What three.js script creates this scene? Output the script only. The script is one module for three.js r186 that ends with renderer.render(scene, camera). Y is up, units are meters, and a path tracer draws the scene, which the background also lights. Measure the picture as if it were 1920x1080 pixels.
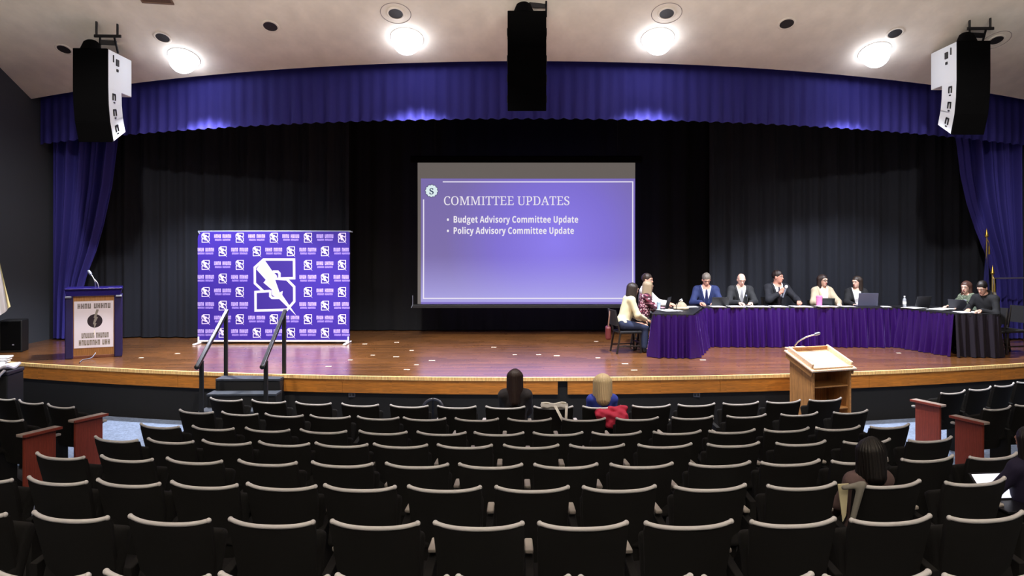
import * as THREE from 'three';
import { RoundedBoxGeometry } from 'three/addons/geometries/RoundedBoxGeometry.js';
import { mergeGeometries, toCreasedNormals } from 'three/addons/utils/BufferGeometryUtils.js';
import { RectAreaLightUniformsLib } from 'three/addons/lights/RectAreaLightUniformsLib.js';

// ---------------------------------------------------------------- camera, exposure, large lights
const scene = new THREE.Scene();
scene.background = new THREE.Color(0, 0, 0);
const EYE = 2.83, F = 1530, VX = 987, VY = 448;       // eye height above the pit floor; focal length and vanishing point of the hall's axis
const camera = new THREE.PerspectiveCamera(2 * Math.atan(540 / F) * 180 / Math.PI, 1920 / 1080, 0.05, 80);
camera.position.set(0, EYE, 0);
camera.setViewOffset(1920, 1080, 960 - VX, 540 - VY, 1920, 1080);   // the lens is shifted, so uprights stay upright
camera.updateProjectionMatrix();
const renderer = new THREE.WebGLRenderer({ antialias: true });
renderer.toneMapping = THREE.LinearToneMapping;
renderer.toneMappingExposure = 1.0;
renderer.shadowMap.enabled = true;
RectAreaLightUniformsLib.init();
const LIGHT = {
  lens: 12, spot: 172, spotAngle: 0.82, spotBlend: 0.35, color: '#f1f4ff',   // the four lit ceiling lamps
  house: 100, houseColor: '#fff6ee',                                         // house lamps above the front rows, outside the frame
  addedFill: 1450, addedFillColor: '#fff2e4',                                            // fill lights added behind the camera to brighten the ceiling
  slide: 0.5,
};

// ---------------------------------------------------------------- helpers
let seed = 7;
const rnd = () => { seed = (seed * 1664525 + 1013904223) >>> 0; return seed / 4294967296; };
const rr = (a, b) => a + (b - a) * rnd();
const V = (x, y, z) => new THREE.Vector3(x, y, z);
const at = (px, py, d) => V((px - VX) * d / F, EYE - (py - VY) * d / F, -d);   // a point of the hall at depth d
const atX = (px, d) => (px - VX) * d / F;
const names = new Map();
function numbered(n) { const k = names.get(n) || 0; names.set(n, k + 1); return k ? n + '_' + String(k).padStart(3, '0') : n; }
function shadows(o) { o.traverse((m) => { if (m.isMesh) { m.castShadow = m.receiveShadow = true; } }); return o; }
function put(name, geos, material, parent = scene) {
  const list = (Array.isArray(geos) ? geos : [geos]).map((g) => { const q = g.index ? g.toNonIndexed() : g; for (const k of Object.keys(q.attributes)) if (!['position', 'normal', 'uv', 'color'].includes(k)) q.deleteAttribute(k); return q; });
  if (list.length > 1) { const hasC = list.some((g) => g.attributes.color); for (const g of list) { if (!g.attributes.uv) g.setAttribute('uv', new THREE.Float32BufferAttribute(new Float32Array(g.attributes.position.count * 2), 2)); if (!hasC) g.deleteAttribute('color'); } }
  const m = new THREE.Mesh(list.length > 1 ? mergeGeometries(list) : (Array.isArray(geos) ? geos[0] : geos), material);
  m.name = parent === scene ? numbered(name) : name;
  m.castShadow = m.receiveShadow = true;
  parent.add(m);
  return m;
}
function tag(o, label, category, group) { o.userData = { label, category }; if (group) o.userData.group = group; return o; }
function struct(name, geos, material) { const m = put(name, geos, material); m.userData.kind = 'structure'; return m; }
function thing(name, label, category, pos = [0, 0, 0], turn = 0, group) {
  const g = new THREE.Group(); g.name = numbered(name); scene.add(g);
  g.position.set(...(pos.isVector3 ? pos.toArray() : pos)); g.rotation.y = turn;
  return tag(g, label, category, group);
}
function dup(src, name, label, pos, turn = 0) {
  const c = src.clone(); c.name = numbered(name); c.userData = { ...src.userData, label };
  c.position.set(...(pos.isVector3 ? pos.toArray() : pos)); c.rotation.y = turn; scene.add(c); return c;
}
const box = (w, h, d, x = 0, y = 0, z = 0, r = 0.006) => new RoundedBoxGeometry(w, h, d, 2, Math.min(r, w / 2.1, h / 2.1, d / 2.1)).translate(x, y, z);
const cyl = (r0, r1, h, x = 0, y = 0, z = 0, n = 20) => new THREE.CylinderGeometry(r0, r1, h, n).translate(x, y, z);
const tube = (pts, r, n = 24, k = 8) => new THREE.TubeGeometry(new THREE.CatmullRomCurve3(pts.map((p) => V(...p)), false, 'catmullrom', 0.4), n, r, k, false);
const ball = (r, x, y, z, sx = 1, sy = 1, sz = 1) => new THREE.SphereGeometry(r, 18, 12).scale(sx, sy, sz).translate(x, y, z);
function bar(a, b, w, h) {                                            // a square bar from a to b
  const A = V(...a), B = V(...b), L = A.distanceTo(B), g = new RoundedBoxGeometry(w, h, L, 1, Math.min(w, h) * 0.2);
  const m = new THREE.Matrix4().lookAt(B, A, Math.abs(B.clone().sub(A).normalize().y) > 0.98 ? V(0, 0, 1) : V(0, 1, 0));
  return g.applyMatrix4(m).translate(...A.add(B).multiplyScalar(0.5).toArray());
}
function grid(nu, nv, f) {                                            // a sheet f(u, v) -> [x, y, z], u and v in 0..1
  const p = [], uv = [], ix = [];
  for (let j = 0; j <= nv; j++) for (let i = 0; i <= nu; i++) { const q = f(i / nu, j / nv); p.push(q[0], q[1], q[2]); uv.push(q[3] ?? i / nu, q[4] ?? j / nv); }
  for (let j = 0; j < nv; j++) for (let i = 0; i < nu; i++) { const a = j * (nu + 1) + i, b = a + 1, c = a + nu + 1, d = c + 1; ix.push(a, c, b, b, c, d); }
  const g = new THREE.BufferGeometry(); g.setAttribute('position', new THREE.Float32BufferAttribute(p, 3)); g.setAttribute('uv', new THREE.Float32BufferAttribute(uv, 2)); g.setIndex(ix); g.computeVertexNormals(); return g;
}
function slab(nu, nv, f, thick) {                                     // grid with a back face and rims; thick is a vector or number along z
  const t = typeof thick === 'number' ? [0, 0, thick] : thick;
  const back = (u, v) => { const q = f(u, v); return [q[0] + t[0], q[1] + t[1], q[2] + t[2], q[3], q[4]]; };
  const rim = (n, e) => grid(n, 1, (u, v) => (v < 0.5 ? f(...e(u)) : back(...e(u))));
  return mergeGeometries([grid(nu, nv, f), grid(nu, nv, (u, v) => back(1 - u, v)), rim(nu, (u) => [u, 1]), rim(nu, (u) => [1 - u, 0]), rim(nv, (u) => [0, u]), rim(nv, (u) => [1, 1 - u])]);
}
function prism(pts, y0, y1) {                                         // plan polygon [[x, z] ...] raised from y0 to y1
  const s = new THREE.Shape(pts.map(([x, z]) => new THREE.Vector2(x, -z)));
  return new THREE.ExtrudeGeometry(s, { depth: y1 - y0, bevelEnabled: false }).rotateX(-Math.PI / 2).translate(0, y0, 0);
}
function plate(pts, d, bevel = 0) {                                   // outline [[x, y] ...] with thickness d along z
  return new THREE.ExtrudeGeometry(new THREE.Shape(pts.map(([x, y]) => new THREE.Vector2(x, y))), { depth: d, bevelEnabled: bevel > 0, bevelSize: bevel, bevelThickness: bevel, bevelSegments: 1 });
}

// ---------------------------------------------------------------- textures
function canvasTex(w, h, draw, srgb = true) {
  const c = document.createElement('canvas'); c.width = w; c.height = h;
  draw(c.getContext('2d'), w, h);
  const t = new THREE.CanvasTexture(c); if (srgb) t.colorSpace = THREE.SRGBColorSpace;
  t.wrapS = t.wrapT = THREE.RepeatWrapping; t.magFilter = THREE.LinearFilter; return t;
}
function dataTex(n, f, srgb = true) {
  const a = new Uint8Array(n * n * 4);
  for (let y = 0; y < n; y++) for (let x = 0; x < n; x++) { const q = f(x, y); a.set([q[0], q[1], q[2], 255], (y * n + x) * 4); }
  const t = new THREE.DataTexture(a, n, n); if (srgb) t.colorSpace = THREE.SRGBColorSpace;
  t.wrapS = t.wrapT = THREE.RepeatWrapping; t.magFilter = THREE.LinearFilter; t.needsUpdate = true; return t;
}
function noiseField(n, cells) {                                       // tileable value noise
  const g = []; for (let i = 0; i < cells * cells; i++) g.push(rnd());
  const s = (t) => t * t * (3 - 2 * t);
  return (x, y) => { const fx = x / n * cells, fy = y / n * cells, i = Math.floor(fx), j = Math.floor(fy), u = s(fx - i), v = s(fy - j), q = (a, b) => g[((b % cells + cells) % cells) * cells + (a % cells + cells) % cells];
    return (q(i, j) * (1 - u) + q(i + 1, j) * u) * (1 - v) + (q(i, j + 1) * (1 - u) + q(i + 1, j + 1) * u) * v; };
}
const N4 = noiseField(512, 4), N16 = noiseField(512, 16), N64 = noiseField(512, 64), N256 = noiseField(512, 256);
const boardTone = Array.from({ length: 64 }, () => rr(0.86, 1.1)), boardShift = Array.from({ length: 64 }, () => rr(0, 512));
const stageWood = dataTex(512, (x, y) => {                            // boards 7.5 cm wide running across the stage, 2.4 m tile
  const k = Math.floor(y / 16), s = boardShift[k], t = boardTone[(k * 7 + Math.floor(((x + s) % 512) / 256)) % 64];
  const grain = N64((x * 0.12 + s) % 512, y * 6 % 512) * 0.16 + N256((x * 0.3 + s) % 512, y * 4 % 512) * 0.08;
  const joint = y % 16 === 0 ? 0.72 : 1, b = (0.84 + grain) * t * joint * (0.92 + 0.16 * N4(x, y));
  return [134 * b, 86 * b, 44 * b];
});
stageWood.repeat.set(1 / 2.4, 1 / 2.4);
const stageRough = dataTex(512, (x, y) => { const v = 120 + 60 * N16(x, y) + 40 * N64(x, y); return [v, v, v]; }, false);
stageRough.repeat.set(1 / 2.4, 1 / 2.4);
function woodTex(r, g, b, scale = 1) {
  const t = dataTex(256, (x, y) => { const k = 0.8 + 0.2 * N16(x * 8 % 512, y * 0.5) + 0.16 * N64(x * 6 % 512, y * 0.6); return [Math.min(255, r * k), Math.min(255, g * k), Math.min(255, b * k)]; });
  t.repeat.set(scale, scale); return t;
}
const carpetTex = dataTex(512, (x, y) => { const k = 0.72 + 0.2 * N64(x, y) + 0.2 * N256(x, y) + 0.1 * N16(x, y); return [112 * k, 126 * k, 150 * k]; });
carpetTex.repeat.set(1 / 1.6, 1 / 1.6);
const plasterTex = dataTex(512, (x, y) => { const k = 0.94 + 0.05 * N16(x, y) + 0.03 * N4(x, y) + 0.02 * N64(x, y); return [226 * k, 219 * k, 208 * k]; });
plasterTex.repeat.set(1 / 3, 1 / 3);
const weave = dataTex(256, (x, y) => { const v = 110 + 70 * N256(x * 2 % 512, y * 2) + 50 * ((x + y) % 4 < 2 ? 1 : 0); return [v, v, v]; }, false);
weave.repeat.set(4, 4);

// ---------------------------------------------------------------- materials
const std = (color, roughness = 0.7, extra = {}) => new THREE.MeshStandardMaterial({ color, roughness, ...extra });
const phys = (color, roughness, extra = {}) => new THREE.MeshPhysicalMaterial({ color, roughness, ...extra });
const M = {
  stage: phys('#ffffff', 0.5, { map: stageWood, roughnessMap: stageRough, clearcoat: 1, clearcoatRoughness: 0.2 }),
  nosing: std('#ffffff', 0.38, { map: woodTex(255, 208, 138) }),
  fascia: std('#ffffff', 0.5, { map: woodTex(186, 116, 38) }),
  stageWall: std('#0c0c0d', 0.9),
  wall: std('#3a3f48', 0.9), darkWall: std('#101013', 0.95),
  ceiling: std('#ffffff', 0.92, { map: plasterTex }),
  concrete: std('#2b2b2e', 0.9), carpet: std('#ffffff', 0.98, { map: carpetTex }),
  blackDrape: phys('#10141f', 0.95, { side: THREE.DoubleSide, sheen: 0.3, sheenRoughness: 0.6, sheenColor: new THREE.Color('#39415c') }),
  deepBlack: std('#060607', 1, { side: THREE.DoubleSide }),
  purpleDrape: phys('#34308a', 0.85, { side: THREE.DoubleSide, sheen: 0.6, sheenRoughness: 0.5, sheenColor: new THREE.Color('#4a48c0') }),
  satin: phys('#2e1256', 0.26, { side: THREE.DoubleSide, sheen: 1, sheenRoughness: 0.28, sheenColor: new THREE.Color('#a58ae0') }),
  black: std('#0c0c0d', 0.55), blackMatte: phys('#050506', 0.95, { specularIntensity: 0.15 }), blackMetal: std('#16161a', 0.4, { metalness: 0.5 }),
  seatShell: std('#060607', 0.85), seatCloth: std('#070709', 0.95, { bumpMap: weave, bumpScale: 0.001 }),
  seatEdgeHighlight: std('#dadade', 0.4), seatArm: std('#c2bcb6', 0.5), seatMetal: std('#18181a', 0.5, { metalness: 0.3 }),
  mahogany: std('#ffffff', 0.5, { map: woodTex(150, 66, 50) }), mahoganyTop: std('#b9aca6', 0.45),
  oak: std('#ffffff', 0.5, { map: woodTex(172, 122, 70) }), oakDark: std('#ffffff', 0.6, { map: woodTex(112, 62, 38) }), oakPale: std('#ffffff', 0.45, { map: woodTex(238, 205, 172) }),
  white: std('#f2f2f2', 0.6), cabinet: std('#e9eef0', 0.5), paper: std('#f4f4f6', 0.85), chrome: std('#d8d8dc', 0.25, { metalness: 1 }),
  silver: std('#8d93a4', 0.4, { metalness: 0.4 }), darkPlastic: std('#15171b', 0.45), tableTop: std('#15151a', 0.5),
  gold: std('#c9a84e', 0.3, { metalness: 0.9 }), outlet: std('#4a4a50', 0.5),
};

// ---------------------------------------------------------------- the shell of the hall
const STAGE = 0.78, STAGE_R = 25, STAGE_D = 12.06;                       // stage height; radius and depth of its curved front
const XL = -9.75, XR = 10.2;
const frontD = (x) => STAGE_D + STAGE_R - Math.sqrt(STAGE_R * STAGE_R - x * x);
const floorY = (d) => 0.1 * Math.max(0, 9.3 - d);
const arcX = (n, f) => Array.from({ length: n + 1 }, (_, i) => f(XL + (XR - XL) * i / n));

struct('floor', slab(40, 60, (u, v) => { const x = XL - 0.2 + (XR - XL + 0.4) * u, d = -6.2 + v * 20.2; return [x, floorY(d), -d, x, d]; }, [0, -0.15, 0]), M.concrete);
const runner = (x0, x1, d0, d1, n) => slab(8, n, (u, v) => { const x = x0 + (x1 - x0) * u, d = d0 + (d1 - d0) * v; return [x, floorY(d) + 0.012, -d, x, d]; }, [0, -0.02, 0]);
struct('floor_carpet_cross', runner(XL, XR, 10.15, 13.9, 8), M.carpet);
struct('floor_carpet_stairs_aisle', runner(-5.35, -3.88, -6, 10.149, 60), M.carpet);
struct('floor_carpet_lectern_aisle', runner(3.88, 5.35, -6, 10.149, 60), M.carpet);
const stageGroup = struct('stage_floor', prism([...arcX(48, (x) => [x, -frontD(x)]), [XR, -21], [XL, -21]], STAGE - 0.06, STAGE), M.stage);
struct('stage_nosing_trim', slab(64, 1, (u, v) => { const x = XL + (XR - XL) * u; return [x, STAGE + 0.004 - 0.05 * v, -frontD(x) + 0.03, x, v * 0.05]; }, -0.06), M.nosing);
{ // wooden fascia boards under the nosing, with the dark gap between two of them
  const f = new THREE.Group(); f.name = 'stage_fascia_trim'; f.userData.kind = 'structure'; scene.add(f);
  const xGap = [atX(1046, 12.06), atX(1064, 12.06)];
  const cuts = [XL, -7.9, -5.4, -2.75, xGap[0], NaN, xGap[1], 2.9, 5.3, 7.7, XR];
  for (let i = 0; i + 1 < cuts.length; i++) {
    if (!(cuts[i] < cuts[i + 1])) continue;
    const a = cuts[i] + 0.002, b = cuts[i + 1] - 0.002;
    put('fascia_board', slab(16, 1, (u, v) => { const x = a + (b - a) * u; return [x, STAGE - 0.048 - 0.2 * v, -frontD(x) + 0.012, v * 0.2, x]; }, -0.03), M.fascia, f);
  }
}
struct('stage_front_wall', slab(48, 1, (u, v) => { const x = XL + (XR - XL) * u; return [x, STAGE - 0.06 - (STAGE - 0.06) * v, -frontD(x) - 0.02, x, v]; }, -0.1), M.stageWall);
for (const px of [660, 1306]) {
  const x = atX(px, frontD(atX(px, 12.2)) + 0.02), o = thing('wall_outlet', px < VX ? 'small grey outlet plate low on the black stage front near the stairs' : 'small grey outlet plate low on the black stage front toward the lectern', 'outlet', [x, 0.5, -frontD(x) - 0.012], -x / STAGE_R);
  put('plate', box(0.1, 0.075, 0.012), M.outlet, o); put('socket', [box(0.03, 0.035, 0.006, -0.022, 0, 0.008), box(0.03, 0.035, 0.006, 0.022, 0, 0.008)], M.black, o);
}
struct('wall_left', box(0.2, 9.4, 27.4, XL - 0.1, 4.55, -7.5, 0.01), M.wall);
struct('wall_right', box(0.2, 9.4, 27.4, XR + 0.1, 4.55, -7.5, 0.01), M.wall);
struct('wall_stage_rear', box(XR - XL + 0.4, 9.4, 0.2, (XR + XL) / 2, 4.55, -21.1, 0.01), M.darkWall);
struct('wall_hall_rear', box(XR - XL + 0.4, 9.4, 0.2, (XR + XL) / 2, 4.55, 6.1, 0.01), M.wall);
struct('ceiling_roof', box(XR - XL + 0.4, 0.2, 27.4, (XR + XL) / 2, 9.15, -7.5, 0.01), M.darkWall);

// the plaster ceiling: a shallow cone that rises from the curved edge above the stage toward the seats
const CZ = -38, CR = 24, CY = 5.88;
function ceilY(x, z) { const r = Math.hypot(x, z - CZ) - CR; const e = Math.min(r, 2.9); return CY + 0.48 * e + 0.06 * Math.max(0, r - 2.9) - 0.0031 * x * x; }
const edgeZ = (x) => CZ + Math.sqrt(CR * CR - x * x);
struct('ceiling', slab(64, 70, (u, v) => { const x = XL + (XR - XL) * u, z0 = edgeZ(x), z = z0 + (6 - z0) * v * v * 0.6 + (6 - z0) * v * 0.4; return [x, ceilY(x, z), z, x, z]; }, [0, 0.14, 0]), M.ceiling);
function onCeiling(px, py) { let lo = 6, hi = 20; for (let i = 0; i < 50; i++) { const m = (lo + hi) / 2, p = at(px, py, m); if (p.y > ceilY(p.x, p.z)) hi = m; else lo = m; } return at(px, py, lo); }
function ceilNormal(p) { const e = 0.02; return V(ceilY(p.x + e, p.z) - ceilY(p.x - e, p.z), -2 * e, ceilY(p.x, p.z + e) - ceilY(p.x, p.z - e)).normalize(); }

// ---------------------------------------------------------------- ceiling fittings
const lampSpots = [[345, 108, 'over the line array beside the school banner'], [763, 72, 'between the line array and the middle speaker column, stairs side'], [1233, 72, 'between the middle speaker column and the lectern side array'], [1640, 97, 'beside the lectern side line array']];
lampSpots.forEach(([px, py, where], i) => {
  const p = onCeiling(px, py), n = ceilNormal(p);
  const o = thing('ceiling_lamp', ['lit round white ceiling lamp nearest the banner side speaker array', 'lit round white ceiling lamp next toward the hall centre on the stairs side', 'lit round white ceiling lamp next to the centre column on the lectern side', 'lit round white ceiling lamp nearest the flag side speaker array'][i], 'lamp', p);
  o.quaternion.setFromUnitVectors(V(0, -1, 0), n);
  put('trim_ring', new THREE.LatheGeometry([[0.25, 0.02], [0.275, 0.012], [0.28, 0], [0.275, -0.01], [0.265, -0.012], [0.25, -0.008], [0.25, 0.02]].map((q) => new THREE.Vector2(...q)), 40), M.white, o);
  put('lens', new THREE.SphereGeometry(0.25, 32, 14, 0, Math.PI * 2, Math.PI * 0.5, Math.PI * 0.5).scale(1, 1.15, 1).translate(0, 0.0, 0), std('#ffffff', 0.4, { emissive: LIGHT.color, emissiveIntensity: LIGHT.lens, side: THREE.DoubleSide }), o);
  const s = new THREE.SpotLight(LIGHT.color, LIGHT.spot, 0, LIGHT.spotAngle, LIGHT.spotBlend, 2);
  s.position.copy(p).addScaledVector(n, 0.33); s.target.position.copy(s.position).add(V(0, -4, -0.5)); s.castShadow = true; s.shadow.radius = 8;
  scene.add(s, s.target);
});
const darkSpots = [[120, 92, 0], [305, 70, 0], [507, 49, 0], [742, 25, 1], [1250, 25, 1], [1475, 44, 0], [1678, 62, 0], [1868, 75, 1]];
const darkWhere = ['nearest the dark side wall', 'between the banner side speaker array and a lit lamp', 'alone between two lit lamps on the banner side', 'above the lit lamp on the stairs side of the centre column', 'above the lit lamp on the lectern side of the centre column', 'alone between two lit lamps on the lectern side', 'above the lit lamp nearest the flag side array', 'behind the flag side speaker array'];
darkSpots.forEach(([px, py, ring], i) => {
  const p = onCeiling(px, py), n = ceilNormal(p), r = 0.115;
  const o = thing('ceiling_downlight', 'unlit dark ceiling downlight ' + darkWhere[i], 'downlight', p);
  o.quaternion.setFromUnitVectors(V(0, -1, 0), n);
  put('trim_ring', new THREE.LatheGeometry([[r, 0.005], [r + 0.03, 0.005], [r + 0.035, -0.008], [r, -0.012], [r, 0.005]].map((q) => new THREE.Vector2(...q)), 32), M.ceiling, o);
  put('reflector', new THREE.LatheGeometry([[0.001, -0.004], [r * 0.7, -0.004], [r, -0.009], [r, -0.006]].map((q) => new THREE.Vector2(...q)), 32), std('#141217', 0.6, { side: THREE.DoubleSide }), o);
  if (ring) put('ceiling_ring', new THREE.TorusGeometry(0.24, 0.006, 8, 48).rotateX(Math.PI / 2), std('#8f8684', 0.8), o);
});
{
  const p = onCeiling(294, 1), o = thing('ceiling_hatch', 'brown rectangular hatch in the plaster ceiling at the top edge', 'hatch', p); o.quaternion.setFromUnitVectors(V(0, -1, 0), ceilNormal(p));
  put('hatch_panel', box(0.46, 0.02, 0.4, 0, 0, 0.16, 0.006), std('#5a4438', 0.7), o); put('hatch_frame', [box(0.52, 0.03, 0.03, 0, -0.002, -0.05), box(0.03, 0.03, 0.42, -0.245, -0.002, 0.16), box(0.03, 0.03, 0.42, 0.245, -0.002, 0.16)], std('#6e5648', 0.6), o);
}
// house lamps above the front rows and added ceiling fill lights behind the camera
[[-5.1, 'over the stairs aisle'], [-1.9, 'over the middle seats on the stairs side'], [2.1, 'over the middle seats on the lectern side'], [5.3, 'over the lectern aisle']].forEach(([x, where]) => {
  const z = -8.9, y = ceilY(x, z), o = thing('house_lamp', 'lit round house lamp ' + where, 'lamp', [x, y - 0.02, z], 0, 'house lamps above the front rows');
  put('trim_ring', new THREE.TorusGeometry(0.16, 0.02, 10, 32).rotateX(Math.PI / 2), M.white, o);
  put('lens', cyl(0.15, 0.15, 0.03, 0, -0.005, 0, 32), std('#ffffff', 0.4, { emissive: LIGHT.houseColor, emissiveIntensity: 3 }), o);
  const s = new THREE.SpotLight(LIGHT.houseColor, LIGHT.house, 0, 0.64, 0.35, 2); s.position.set(x, y - 0.14, z); s.target.position.set(Math.abs(x) > 4 ? x * 1.45 : x * 1.1, 0, Math.abs(x) > 4 ? z - 5.8 : z - 4.4); s.castShadow = true; s.shadow.radius = 6; scene.add(s, s.target);
});
for (const x of [-5, 0.2, 5.4]) {
  const o = thing('added_fill_light', 'added ceiling fill light trough on the rear hall wall ' + (x < 0 ? 'behind the stairs side seats' : x < 1 ? 'behind the middle seats' : 'behind the lectern side seats'), 'lamp', [x, 4.6, 5.8], 0, 'added fill lights on the rear wall');
  put('trough', [box(4.99, 0.03, 1.4, 0, 0, -0.5), box(4.99, 0.2, 0.03, 0, 0.095, -1.2)], M.white, o);  // deep lip shaped to keep this added light off the valance
  put('tube', cyl(0.02, 0.02, 4.3, 0, 0, 0, 12).rotateZ(Math.PI / 2).translate(0, 0.06, 0), std('#ffffff', 0.5, { emissive: LIGHT.addedFillColor, emissiveIntensity: 2 }), o);
  const l = new THREE.RectAreaLight(LIGHT.addedFillColor, LIGHT.addedFill, 4.6, 0.05); l.position.set(x, 4.7, 5.82); l.lookAt(x, 5.7, 2.0); scene.add(l);
}

// ---------------------------------------------------------------- drapes
function fold(i, s, amp) { return amp * (Math.sin(s) + 0.45 * Math.sin(2.3 * s + i) + 0.35 * Math.sin(0.61 * s + 2 * i)); }
{ // valance along the ceiling edge
  const R = 23.74, n = 420, top = 6.05, bot = 4.93, z = (x, r) => CZ + Math.sqrt(r * r - x * x);
  const o = put('stage_valance', grid(n, 10, (u, v) => { const x = XL + 0.02 + (XR - XL - 0.04) * u, w = fold(1, x * 30, 0.03) * (0.3 + 0.7 * v); return [x, top - 0.0031 * x * x - (top - bot - 0.001 * x * x) * v + 0.012 * v * Math.sin(x * 30 + 1), z(x, R) + w, x, v]; }), M.purpleDrape);
  tag(o, 'dark purple pleated valance hanging along the ceiling edge above the stage', 'valance');
}
{ // dark border hung behind the valance that hides the top of the stage
  const o = put('border_drape', grid(120, 6, (u, v) => { const x = -8.05 + 16.1 * u; return [x, 8.9 - 3.75 * v, CZ + Math.sqrt(23.2 ** 2 - x * x) + fold(2, x * 9, 0.02), x, v]; }), M.deepBlack);
  tag(o, 'plain black border drape across the top of the stage behind the valance', 'drape');
}
function houseCurtain(side) {
  const prof = side < 0 ? [[235, 228], [270, 225], [350, 215], [420, 200], [470, 186], [520, 167], [560, 157], [645, 150]] : [[235, 1783], [270, 1790], [330, 1797], [380, 1808], [430, 1824], [480, 1844], [520, 1856], [645, 1866]];
  const D = 16.65, outer = side < 0 ? XL + 0.1 : XR - 0.1;
  const edge = (y) => { const py = VY + (EYE - y) * F / D; let i = 0; while (i < prof.length - 2 && py > prof[i + 1][0]) i++; const t = Math.max(0, (py - prof[i][0]) / (prof[i + 1][0] - prof[i][0])); const s = Math.min(1, t); return atX(prof[i][1] + (prof[i + 1][1] - prof[i][1]) * s, D); };
  const top = 6.4, bot = STAGE + 0.03;
  const o = put('house_curtain', slab(150, 70, (u, v) => { const y = top - (top - bot) * v, e = edge(y), x = outer + (e - outer) * u; const k = 0.55 + 0.45 * Math.min(1, Math.abs(e - outer) / 1.4); return [x, y, -D + fold(side + 3, u * 30, 0.085 * k) + 0.16 * u, u, v]; }, -0.012), M.purpleDrape);
  tag(o, side < 0 ? 'deep purple velvet house curtain swept aside behind the purple lectern' : 'deep purple velvet house curtain swept aside behind the flag poles', 'curtain');
}
houseCurtain(-1); houseCurtain(1);
function legDrape(x0, x1, D, label, i) {
  const o = put('stage_drape', grid(Math.round((x1 - x0) * 60), 12, (u, v) => { const x = x0 + (x1 - x0) * u; return [x, 7.5 - (7.5 - STAGE - 0.02) * v, -D + fold(i, x * 15, 0.045), x, v]; }), M.blackDrape);
  tag(o, label, 'drape');
}
legDrape(XL + 0.25, atX(655, 16.9), 16.9, 'charcoal pleated stage drape behind the school banner', 5);
legDrape(atX(1330, 16.95), XR - 0.2, 16.95, 'charcoal pleated stage drape behind the seated panel', 6);
tag(put('rear_drape', grid(160, 4, (u, v) => { const x = -4.6 + 9.4 * u; return [x, 7.6 - (7.6 - STAGE - 0.02) * v, -18.2 + fold(8, x * 13, 0.03), x, v]; }), M.deepBlack), 'unlit black drape at the rear of the stage behind the projection screen', 'drape');

// ---------------------------------------------------------------- loudspeaker arrays
function arrayCabinet(w, h, d0, d1, side) {                             // wedge cabinet: front at z = 0, rear at z = -d
  const pr = [[0, h / 2], [0, -h / 2], [-d1, -h / 2 + (side === 'low' ? 0.03 : 0)], [-d0, h / 2 - (side === 'low' ? 0.03 : 0)]];
  return new THREE.ExtrudeGeometry(new THREE.Shape(pr.map(([z, y]) => new THREE.Vector2(z, y))), { depth: w - 0.02, bevelEnabled: true, bevelSize: 0.008, bevelThickness: 0.01, bevelSegments: 2 }).translate(0, 0, -(w - 0.02) / 2).rotateY(-Math.PI / 2);
}
function lineArray(label, pos, turn, w, cabs, rig) {
  const o = thing('line_array_speaker', label, 'loudspeaker', pos, turn);
  let y = 0, z = 0, tilt = 0;
  for (const [h, d, dt, kind] of cabs) {
    tilt += dt;
    const c = new THREE.Group(); c.name = kind === 'sub' ? 'bass_cabinet' : 'cabinet'; o.add(c); c.position.set(0, y, z); c.rotation.x = tilt;
    const place = (g) => g.translate(0, -h / 2, 0);
    put('enclosure', place(arrayCabinet(w, h - 0.006, d, d, kind === 'sub' ? '' : 'low')), M.cabinet, c);
    put('front_grille', place(box(w + 0.008, h + 0.012, 0.05, 0, 0, 0.02, 0.01)), M.blackMatte, c);
    for (const s of [-1, 1]) {
      const x = s * (w / 2 + 0.004);
      if (kind === 'sub') put('side_port', place(mergeGeometries([box(0.02, 0.11, 0.1, x, 0.16, -0.33, 0.004), box(0.02, 0.045, 0.06, x, 0.03, -0.33, 0.004), box(0.02, 0.12, 0.02, x, 0.2, -0.18, 0.004)])), M.black, c);
      else put('handle', place(mergeGeometries([box(0.025, 0.1, 0.022, x, 0.0, -0.15, 0.005), box(0.025, 0.1, 0.022, x, 0, -0.235, 0.005), box(0.025, 0.026, 0.1, x, 0.05, -0.19, 0.005), box(0.016, 0.02, 0.05, x, -0.085, -0.2, 0.003)])), M.black, c);
    }
    y -= h * Math.cos(tilt); z -= h * Math.sin(tilt);
  }
  const f = new THREE.Group(); f.name = 'rigging_frame'; o.add(f);
  put('top_dome', [cyl(0.11, 0.17, 0.14, -0.05, 0.07, -0.1, 24), ball(0.11, -0.05, 0.12, -0.1, 1, 0.55, 1)], M.blackMatte, f);
  put('rig_bar', [bar([-0.02, 0.25, -0.14], [0.42, 0.25, -0.14], 0.035, 0.05), bar([0.05, 0, -0.2], [0.05, 0.24, -0.2], 0.03, 0.03), bar([0.3, 0, -0.3], [0.3, 0.24, -0.16], 0.03, 0.03), bar([0.05, 0.16, -0.2], [0.3, 0.16, -0.25], 0.05, 0.08)], M.blackMetal, f);
  for (const x of [0.02, 0.36]) put('hanger_pole', cyl(0.018, 0.018, rig, x, 0.25 + rig / 2, -0.14, 12), M.blackMetal, f);
  return o;
}
const sideCabs = [[0.63, 0.88, 0, 'sub'], [0.28, 0.49, 0.06, 'top'], [0.28, 0.49, 0.13, 'top'], [0.33, 0.49, 0.2, 'top']];
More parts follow.
